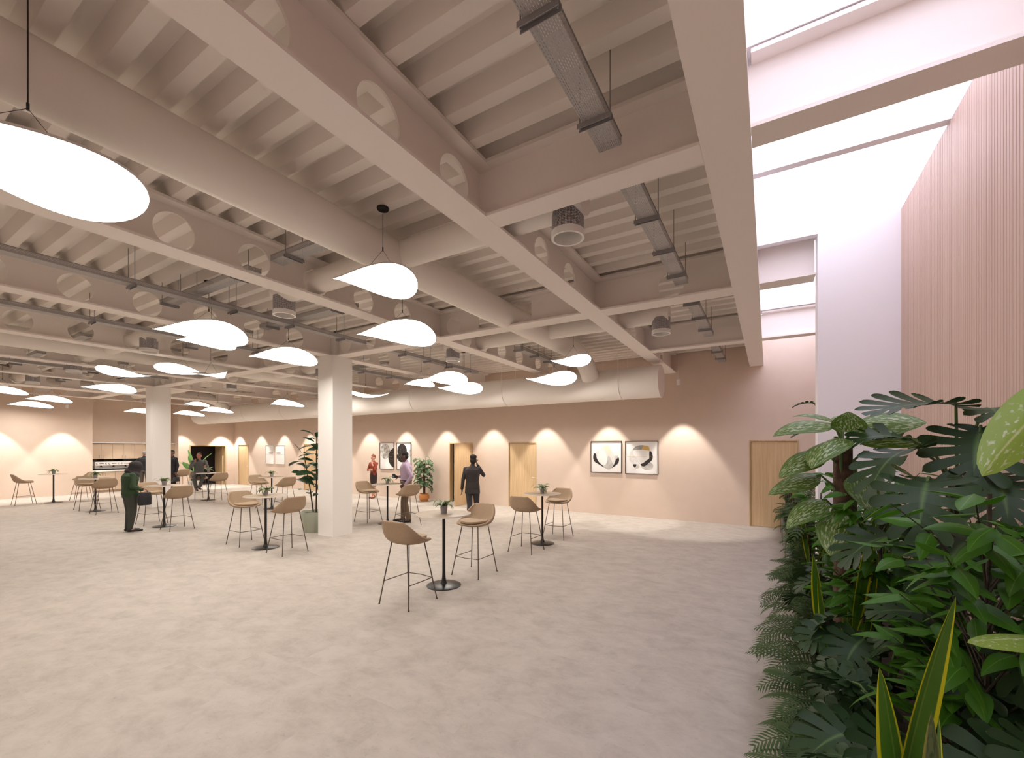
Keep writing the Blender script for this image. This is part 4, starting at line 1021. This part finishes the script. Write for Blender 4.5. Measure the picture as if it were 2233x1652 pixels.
def head(g,c,f,H=1.,chin=1.):
    """c head centre, f facing unit vector"""
    f=V(f).normalized(); s=f.cross(V((0,0,1))).normalized(); u=s.cross(f)
    def E(p,r,n=14,m=10):
        # oriented ellipsoid
        out=[]
        for j in range(m+1):
            a=-PI/2*.985+PI*.985*j/m
            out.append([p+s*r[0]*math.cos(a)*math.cos(2*PI*k/n)+f*r[1]*math.cos(a)*math.sin(2*PI*k/n)+u*r[2]*math.sin(a) for k in range(n)])
        g.rings(out)
    c=V(c); E(c+u*.02*H,(.074*H,.094*H,.098*H)); E(c-u*.045*H+f*.022*H,(.054*H,.066*H,.070*H)); E(c-u*.085*H+f*.05*H,(.030*H,.030*H,.026*H))
    g.cap(c+f*.088*H+u*.022*H,.008*H,c+f*.108*H-u*.022*H,.013*H,8)
    for q in (-1,1): E(c+s*q*.076*H-u*.01*H-f*.008*H,(.010*H,.020*H,.030*H),8,6)
    return s,f,u
def person(label,loc,rz,H,skin,top,bot,shoe,J,hair=None,extra=None,skirt=False,hood=None,vox=.0075,topopen=False,jacket=0,hairstyle='short',sleeve=1.0,shoecol=None):
    k=H/1.75
    o=thing('person',label,'person',loc,rz)
    def S(p): return V(p)*k
    D=dict(pelvis=(0,0,.94),waist=(0,.0,1.09),chest=(0,.0,1.30),neck=(0,-.005,1.47),head=(0,.02,1.625),face=(0,1,0),
        shR=(.172,0,1.395),elR=(.225,-.03,1.13),wrR=(.235,.04,.88),hdR=(0,.1,-1),pnR=(-1,0,0),cuR=22,
        shL=(-.172,0,1.395),elL=(-.225,-.03,1.13),wrL=(-.235,.04,.88),hdL=(0,.1,-1),pnL=(1,0,0),cuL=22,
        hipR=(.09,0,.90),knR=(.10,.02,.49),anR=(.105,-.02,.085),toR=(.12,.13,.03),
        hipL=(-.09,0,.90),knL=(-.10,.02,.49),anL=(-.105,-.02,.085),toL=(-.12,.13,.03),bulk=1.0)
    D.update(J); P={a:(S(b) if isinstance(b,tuple) and len(b)==3 and a[:2] not in('hd','pn','fa') else b) for a,b in D.items()}
    B=D['bulk']*k
    def ellipse_torso(g,ex,tuck=False):
        pel,wa,ch,nk=P['pelvis'],P['waist'],P['chest'],P['neck']
        secs=[(pel-V((0,0,.09*k)),.150,.105),(pel,.168,.120),(pel.lerp(wa,.55),.155,.112),(wa,.142,.105),(wa.lerp(ch,.5),.155,.112),(ch,.178,.122),(ch.lerp(nk,.45),.182,.110),(ch.lerp(nk,.72),.135,.085),(nk,.062,.062)]
        if tuck: secs=[(pel+V((0,0,.06*k)),.158,.110)]+secs[2:]
        shv=(P['shR']-P['shL']); shv.z=0; shv.normalize(); fv=V((0,0,1)).cross(shv)
        n=24; out=[]
        for c,a,b in secs:
            a=(a+ex)*B;b=(b+ex)*B
            out.append([c+shv*a*math.copysign(abs(math.cos(2*PI*i/n))**.85,math.cos(2*PI*i/n))+fv*b*math.copysign(abs(math.sin(2*PI*i/n))**.85,math.sin(2*PI*i/n)) for i in range(n)])
        g.rings(out)
        for s_ in 'RL': g.cap(P['chest'].lerp(P['neck'],.55),(.045+ex)*B,P['sh'+s_],(.046+ex)*B)
    # body (one continuous mesh)
    g=G(); ellipse_torso(g,-.014); g.cap(P['neck']-V((0,0,.03*k)),.052*k,P['head']-V((0,0,.05*k)),.050*k)
    s,f,u=head(g,P['head'],D['face'],k)
    for q in 'RL':
        g.cap(P['sh'+q],.048*k,P['el'+q],.038*k); g.cap(P['el'+q],.038*k,P['wr'+q],.026*k)
        hand(g,P['wr'+q],D['hd'+q],D['pn'+q],D['cu'+q],k)
        g.cap(P['hip'+q],.062*B,P['kn'+q],.050*k); g.cap(P['kn'+q],.050*k,P['an'+q],.036*k); g.cap(P['an'+q]-V((0,0,.02*k)),.034*k,P['to'+q],.026*k)
    body=remesh('body',g,.0065,SK[skin],o,3,.5)
    for q in (-1,1):
        g=G(); c=P['head']+s*q*.031*k+f*.083*k+u*.022*k; g.ball(c,(.010*k,.010*k,.007*k),10,6); g.build('eye',M['eye'],o,True)
    g=G(); c=P['head']+f*.090*k-u*.052*k; g.cap(c-s*.018*k,.005*k,c+s*.018*k,.005*k,8); g.build('mouth',M['lip'],o,True)
    # clothing
    g=G(); ellipse_torso(g,.006+jacket*.010,D.get('tuck',False))
    if jacket:
        pel=P['pelvis']; n=24; out=[]
        for dz,a,b in ((.12,.160,.125),(.0,.180,.135),(-.12,.190,.140),(-.15,.188,.138)):
            out.append([pel+V((a*B*math.cos(2*PI*i/n),b*B*math.sin(2*PI*i/n),dz*k)) for i in range(n)])
        g.rings(out)
    for q in 'RL':
        Bs=max(B,k); g.cap(P['sh'+q],(.050+.003*jacket)*Bs,P['el'+q],(.046+.002*jacket)*Bs)
        we=P['el'+q].lerp(P['wr'+q],.96*sleeve); g.cap(P['el'+q],(.045+.002*jacket)*Bs,we,(.034+.004*jacket)*k)
    g.cap(P['neck']-V((0,0,.03*k)),.062*k,P['neck']+V((0,0,.022*k)),.056*k)
    remesh(top[0],g,vox,top[1],o,5,.6)
    g=G(); pel=P['pelvis']
    if skirt:
        n=24; out=[]
        for dz,a,b in ((.13,.150,.112),(.02,.178,.130),(-.12,.182,.135),(-.42,.155,.120),(-.46,.150,.118)):
            out.append([pel+V((a*B*math.cos(2*PI*i/n),b*B*math.sin(2*PI*i/n),dz*k)) for i in range(n)])
        g.rings(out)
    else:
        g.cap(pel+V((-.06*k,0,.03*k)),.115*B,pel+V((.06*k,0,.03*k)),.115*B)
        n=24; out=[]
        for dz,a,b in ((.10,.150,.112),(.0,.172,.122),(-.10,.160,.118)): out.append([pel+V((a*B*math.cos(2*PI*i/n),b*B*math.sin(2*PI*i/n),dz*k)) for i in range(n)])
        g.rings(out)
        for q in 'RL':
            g.cap(P['hip'+q],.096*B,P['kn'+q],.068*B); g.cap(P['kn'+q],.068*B,P['an'+q]+V((0,0,.012*k)),.056*k)
    remesh(bot[0],g,vox,bot[1],o,5,.6)
    for q in 'RL':
        g=G(); a,t=P['an'+q],P['to'+q]; dv=(t-a); dv.z=0; dv=dv.normalized() if dv.length>.01 else V((0,1,0)); fl_=t.z-.02*k
        heel=V((a.x,a.y,t.z))-dv*.03*k; g.cap(heel+V((0,0,.012*k)),.036*k,t+V((0,0,.004*k)),.036*k); g.cap(t,.036*k,t+dv*.07*k-V((0,0,.004*k)),.028*k); g.cap(heel+V((0,0,.03*k)),.036*k,a-V((0,0,.008*k)),.040*k)
        for i,vv in enumerate(g.v):
            zmin=min(0 if D.get('stand',True) else -9, 9)
            if D.get('stand',True) and vv[2]<.004: g.v[i]=(vv[0],vv[1],.004)
        remesh('shoe',g,.007,shoe,o,3,.5)
    if hair is not None:
        g=G(); c=P['head']
        def E(p,r,n=16,m=10):
            out=[]
            for j in range(m+1):
                a=-PI/2*.985+PI*.985*j/m; out.append([p+s*r[0]*math.cos(a)*math.cos(2*PI*i/n)+f*r[1]*math.cos(a)*math.sin(2*PI*i/n)+u*r[2]*math.sin(a) for i in range(n)])
            g.rings(out)
        E(c+u*.052*k-f*.014*k,(.078*k,.093*k,.072*k)); E(c-f*.036*k+u*.0*k,(.071*k,.060*k,.070*k))
        if hairstyle=='bun': E(c+u*.125*k-f*.03*k,(.035*k,.035*k,.03*k)); E(c+u*.05*k-f*.03*k,(.085*k,.09*k,.088*k))
        if hairstyle=='thick': E(c-f*.030*k-u*.025*k,(.078*k,.078*k,.085*k)); E(c+u*.075*k-f*.005*k,(.088*k,.10*k,.07*k))
        remesh('hair',g,.007,hair,o,3,.5)
    if hood:
        g=G(); c=P['head']
        for p,r in ((c+u*.03*k-f*.01*k,(.125,.14,.14)),(c-u*.07*k-f*.01*k,(.125,.135,.13)),(P['neck']+V((0,.01,.0)),(.135,.12,.08)),(P['neck']+V((.08,.05,-.07)),(.12,.12,.10))):
            out=[]; n=18;m=10
            for j in range(m+1):
                a=-PI/2*.985+PI*.985*j/m; out.append([p+s*r[0]*k*math.cos(a)*math.cos(2*PI*i/n)+f*r[1]*k*math.cos(a)*math.sin(2*PI*i/n)+u*r[2]*k*math.sin(a) for i in range(n)])
            g.rings(out)
        remesh('headscarf',g,.009,hood,o,22,.7)
    return o,P,k
def wp(o,p): # local point to world
    c,s=math.cos(o.rotation_euler[2]),math.sin(o.rotation_euler[2]); return V((o.location[0]+c*p[0]-s*p[1],o.location[1]+s*p[0]+c*p[1],o.location[2]+p[2]))
blackshoe=mat('black leather shoe',(.012,.01,.01),.4)
# view directions used for headings: image-right = +R (30.8 deg), away from camera = F (120.8 deg)
def heading(right,away): # returns rz for a person facing that mix
    v=V((.8585*right-.5128*away,.5128*right+.8585*away)); return math.atan2(v.y,v.x)-PI/2
# 1 person in green, from behind
o,P,k=person('person in dark headscarf and green sweater seen from behind, holding a dark bag',(-12.50,3.93,0),heading(.55,.85),1.62,'fair',
 ('sweater',cloth('green knit',(.035,.065,.03))),('trousers',cloth('grey green trousers',(.055,.06,.052))),mat('black pump',(.02,.018,.018),.4),
 dict(bulk=1.26,head=(.03,.10,1.58),waist=(0,-.01,1.09),chest=(.0,.0,1.29),face=(.15,.9,-.35),elR=(.24,-.02,1.12),wrR=(.25,.17,1.02),hdR=(.1,.9,-.5),pnR=(0,-.4,-1),cuR=45,
      elL=(-.21,.06,1.14),wrL=(.00,.19,1.05),hdL=(.9,.3,-.2),pnL=(0,-1,0),anR=(.07,-.02,.085),toR=(.09,.13,.03),anL=(-.07,-.03,.085),toL=(-.07,.12,.03),knR=(.085,.02,.49),knL=(-.085,.02,.49)),
 hood=cloth('charcoal scarf',(.028,.024,.024)))
w_=wp(o,P['wrR']); bg=thing('handbag','dark handbag hanging from the arm of the person in green','bag',(w_.x,w_.y,w_.z),o.rotation_euler[2])
g=G(); out=[]
for z,a,b in ((-.34,.10,.05),(-.33,.125,.065),(-.18,.13,.07),(-.06,.115,.05),(-.045,.10,.03)):
    out.append([(.06+b*math.cos(2*PI*i/24),.02+a*math.copysign(abs(math.sin(2*PI*i/24))**.6,math.sin(2*PI*i/24)),z) for i in range(24)])
g.rings(out); g.build('bag_body',mat('black leather',(.012,.013,.016),.45),bg,True)
for yy in (-1,1):
    g=G(); g.tube([(.05,.07*yy+.02,-.06),(.04,.05*yy+.01,.0),(.015,0,.045),(0,-.02*yy,.038)],.006,6); g.build('strap',M['black'],bg)
# 2 man in lilac shirt, facing left with mug
o,P,k=person('man in lilac shirt and brown trousers holding a blue mug beside a bar table',(-8.02,8.10,0),heading(-1,-.12),1.83,'dark',
 ('shirt',cloth('lilac cotton',(.44,.34,.46))),('trousers',cloth('brown trousers',(.16,.105,.065))),blackshoe,
 dict(tuck=True,bulk=1.16,head=(0,.035,1.61),face=(.12,1,-.2),neck=(0,.0,1.465),shR=(.18,.0,1.395),elR=(.23,-.02,1.14),wrR=(.16,.20,1.11),hdR=(-.1,1,.05),pnR=(-1,0,0),cuR=55,
      elL=(-.23,-.16,1.14),wrL=(-.20,.0,.93),hdL=(.1,.5,-.85),pnL=(1,.3,0),cuL=30,anR=(.10,.09,.085),toR=(.11,.24,.03),knR=(.10,.07,.49),anL=(-.10,-.07,.085),toL=(-.11,.08,.03)),
 hair=mat('black cropped hair',(.012,.009,.008),.9))
g=G(); c=P['pelvis']+V((0,0,.085*k)); n=28; out=[]
for a,z in ((.190,.018),(.200,.018),(.200,-.018),(.190,-.018)): out.append([c+V(((a)*math.cos(2*PI*i/n),(a-.048)*math.sin(2*PI*i/n),z)) for i in range(n)])
g.rings(out+[out[0]],True,False,False); g.build('belt',M['black'],o,True)
mg=wp(o,P['wrR']+V((-.035,.125,.02))); m_=thing('mug','dark blue mug in the hand of the man in lilac','mug',(mg.x,mg.y,mg.z-.045),o.rotation_euler[2])
g=G(); g.lathe([(.0,0),(.038,0),(.041,.01),(.041,.095),(.036,.095),(.036,.01),(0,.01)],24); g.build('mug_body',mat('blue grey glaze',(.05,.085,.11),.35),m_,True)
g=G(); g.tube([(.04,0,.075),(.068,0,.07),(.068,0,.03),(.04,0,.022)],.006,8); g.build('mug_handle',mat('blue grey glaze handle',(.05,.085,.11),.35),m_,True)
# 3 man in dark suit walking away
suit=cloth('charcoal suit',(.045,.038,.038)); suit2=cloth('grey suit trousers',(.05,.052,.058))
o,P,k=person('man in dark suit walking away towards the open door with a phone at his ear',(-6.26,8.58,0),heading(.05,1),1.74,'brown',
 ('jacket',suit),('trousers',suit2),blackshoe,
 dict(head=(.015,.03,1.62),face=(-.1,1,-.12),elR=(.27,.07,1.24),wrR=(.12,.11,1.48),hdR=(-.3,.0,1),pnR=(-1,0,0),cuR=30,
      elL=(-.225,-.05,1.15),wrL=(-.26,-.02,.90),hdL=(-.05,.05,-1),pnL=(1,0,0),cuL=14,
      anR=(.06,.22,.085),toR=(.07,.36,.03),knR=(.08,.17,.50),anL=(-.06,-.20,.12),toL=(-.06,-.07,.035),knL=(-.07,.0,.50)),
 hair=mat('dark hair',(.022,.016,.014),.9),hairstyle='thick',jacket=1)
ph=wp(o,P['wrR']+V((-.035,.03,.085))); g=G(); g.box(-.005,.005,-.035,.035,-.07,.07); q=g.build('phone',mat('black phone',(.008,.008,.01),.2)); q.location=ph; q.rotation_euler=(.2,0,o.rotation_euler[2]); tag(q,'black phone held to the ear of the man in the dark suit','phone')
# 4 woman in red cardigan
red=cloth('rust cardigan',(.27,.055,.03)); drs=cloth('dark dress',(.035,.022,.022))
o,P,k=person('woman in rust cardigan and dark dress by the back wall, one hand at her face',(-12.94,11.35,0),heading(-.45,-1),1.66,'fair',
 ('cardigan',red),('skirt',drs),mat('tan heeled shoe',(.22,.07,.03),.4),
 dict(bulk=.86,head=(0,.02,1.62),face=(.15,.95,-.25),elR=(.20,.10,1.13),wrR=(-.02,.19,1.16),hdR=(-1,.1,0),pnR=(0,-1,0),cuR=20,elL=(-.18,.12,1.13),wrL=(-.10,.20,1.40),hdL=(.35,-.25,1),pnL=(1,-.5,0),cuL=45,
      anR=(.045,.0,.12),toR=(.05,.12,.03),anL=(-.045,.02,.12),toL=(-.05,.14,.03),knR=(.06,.02,.5),knL=(-.06,.02,.5),pnLx=0),
 hair=mat('auburn hair',(.20,.07,.03),.8),hairstyle='bun',skirt=True,sleeve=.62)
# 5 seated man with cup
grey=cloth('grey jersey suit',(.125,.13,.122))
o,P,k=person('man in grey suit on a bar stool at a far table, drinking',(-18.36,7.80,0),-PI/2-.35,1.78,'ruddy',
 ('jacket',grey),('trousers',cloth('grey trousers',(.115,.12,.115))),mat('brown shoe',(.04,.022,.018),.5),
 dict(stand=False,pelvis=(0,-.06,.935),waist=(0,-.05,1.07),chest=(0,.01,1.27),neck=(0,.04,1.44),head=(0,.09,1.59),face=(.35,.9,.0),
  shR=(.19,.03,1.39),elR=(.27,.12,1.15),wrR=(.12,.24,1.37),hdR=(-.35,-.3,.9),pnR=(-.6,.6,0),cuR=55,shL=(-.19,.03,1.39),elL=(-.26,.20,1.14),wrL=(-.16,.36,1.16),hdL=(.2,.6,.6),pnL=(.5,-.8,0),cuL=35,
  hipR=(.10,-.04,.89),knR=(.17,.36,.88),anR=(.10,.30,.42),toR=(.08,.42,.36),hipL=(-.10,-.04,.89),knL=(-.12,.36,.88),anL=(.0,.34,.46),toL=(-.02,.46,.40)),
 hair=mat('short brown hair',(.05,.025,.018),.9))
cu=wp(o,P['wrR']+V((-.06,.02,.075))); m_=thing('paper_cup','dark cup at the mouth of the seated man','cup',(cu.x,cu.y,cu.z-.06)); g=G(); g.lathe([(.0,0),(.028,0),(.038,.11),(.034,.11),(.024,.01),(0,.01)],20); g.build('cup_body',M['black'],m_,True)
# 6 older man at the coffee machine
navy=cloth('dark navy sweater',(.022,.022,.028))
o,P,k=person('grey-haired man in dark sweater reaching to the coffee machine',(-23.72,7.95,0),heading(-.3,.95),1.80,'ruddy',
 ('sweater',navy),('trousers',cloth('grey jeans',(.10,.085,.075))),blackshoe,
 dict(head=(.02,.03,1.62),face=(.5,.85,-.2),elL=(-.36,.10,1.24),wrL=(-.56,.22,1.20),hdL=(-.9,.3,-.1),pnL=(0,0,-1),elR=(.22,.04,1.13),wrR=(.12,.22,1.08),hdR=(-.4,.9,0),pnR=(0,0,-1)),
 hair=mat('grey hair',(.25,.22,.20),.9),sleeve=.9)
# 7 person right of the rear column
o,P,k=person('person in long dark coat with a handbag, mostly hidden behind the rear column',(-21.15,8.02,0),heading(-.2,-1),1.84,'brown',
 ('coat',cloth('black coat',(.018,.016,.02))),('trousers',cloth('dark brown trousers',(.05,.028,.022))),blackshoe,dict(cuL=60,elR=(.21,-.03,1.13),wrR=(.2,.03,.88)),hair=mat('black hair',(.015,.012,.012),.9),jacket=1)
w_=wp(o,P['wrL']+V((0,0,-.06))); bg=thing('handbag','black handbag hanging right of the rear column','bag',(w_.x,w_.y,w_.z),o.rotation_euler[2])
g=G(); out=[]
for z,a,b in ((-.33,.13,.06),(-.32,.15,.07),(-.16,.12,.055),(-.15,.11,.04)): out.append([(b*math.cos(2*PI*i/20),a*math.copysign(abs(math.sin(2*PI*i/20))**.6,math.sin(2*PI*i/20)),z) for i in range(20)])
g.rings(out); g.build('bag_body',mat('navy leather',(.012,.014,.024),.4),bg,True)
for sx in (-1,1): g=G(); g.tube([(sx*.02,-.08,-.17),(sx*.012,-.05,-.05),(0,0,-.02),(sx*.012,.05,-.05),(sx*.02,.08,-.17)],.006,6); g.build('strap',M['black'],bg)

# ------------------------------------------------------------------ world, camera, view
w=bpy.data.worlds.new('World'); sc.world=w; w.use_nodes=True; bgn=w.node_tree.nodes['Background']; bgn.inputs[0].default_value=(.87,.86,1.0,1); bgn.inputs[1].default_value=1.95
for a,b in ((YB,0),(.0,3.1),(3.25,5.95),(6.1,9.1),(9.2,12.1)):
    ld=bpy.data.lights.new('skylight_portal','AREA'); ld.shape='RECTANGLE'; ld.size=1.3; ld.size_y=b-a; ld.cycles.is_portal=True
    lo=bpy.data.objects.new('skylight_portal',ld); COL.objects.link(lo); lo.location=(.48,(a+b)/2,4.80)
cd=bpy.data.cameras.new('Camera'); cam=bpy.data.objects.new('Camera',cd); COL.objects.link(cam); sc.camera=cam
cam.location=(0,0,1.9); cam.rotation_euler=(R(90),0,R(30.85)); cd.sensor_width=36; cd.lens=935/2233*36; cd.shift_y=(977-826)/2233; cd.clip_start=.05
sc.view_settings.view_transform='Standard'; sc.view_settings.look='None'; sc.view_settings.exposure=1.02; sc.view_settings.gamma=1
sc.view_settings.use_curve_mapping=False
sc.cycles.max_bounces=8; sc.cycles.diffuse_bounces=5; sc.cycles.transparent_max_bounces=12
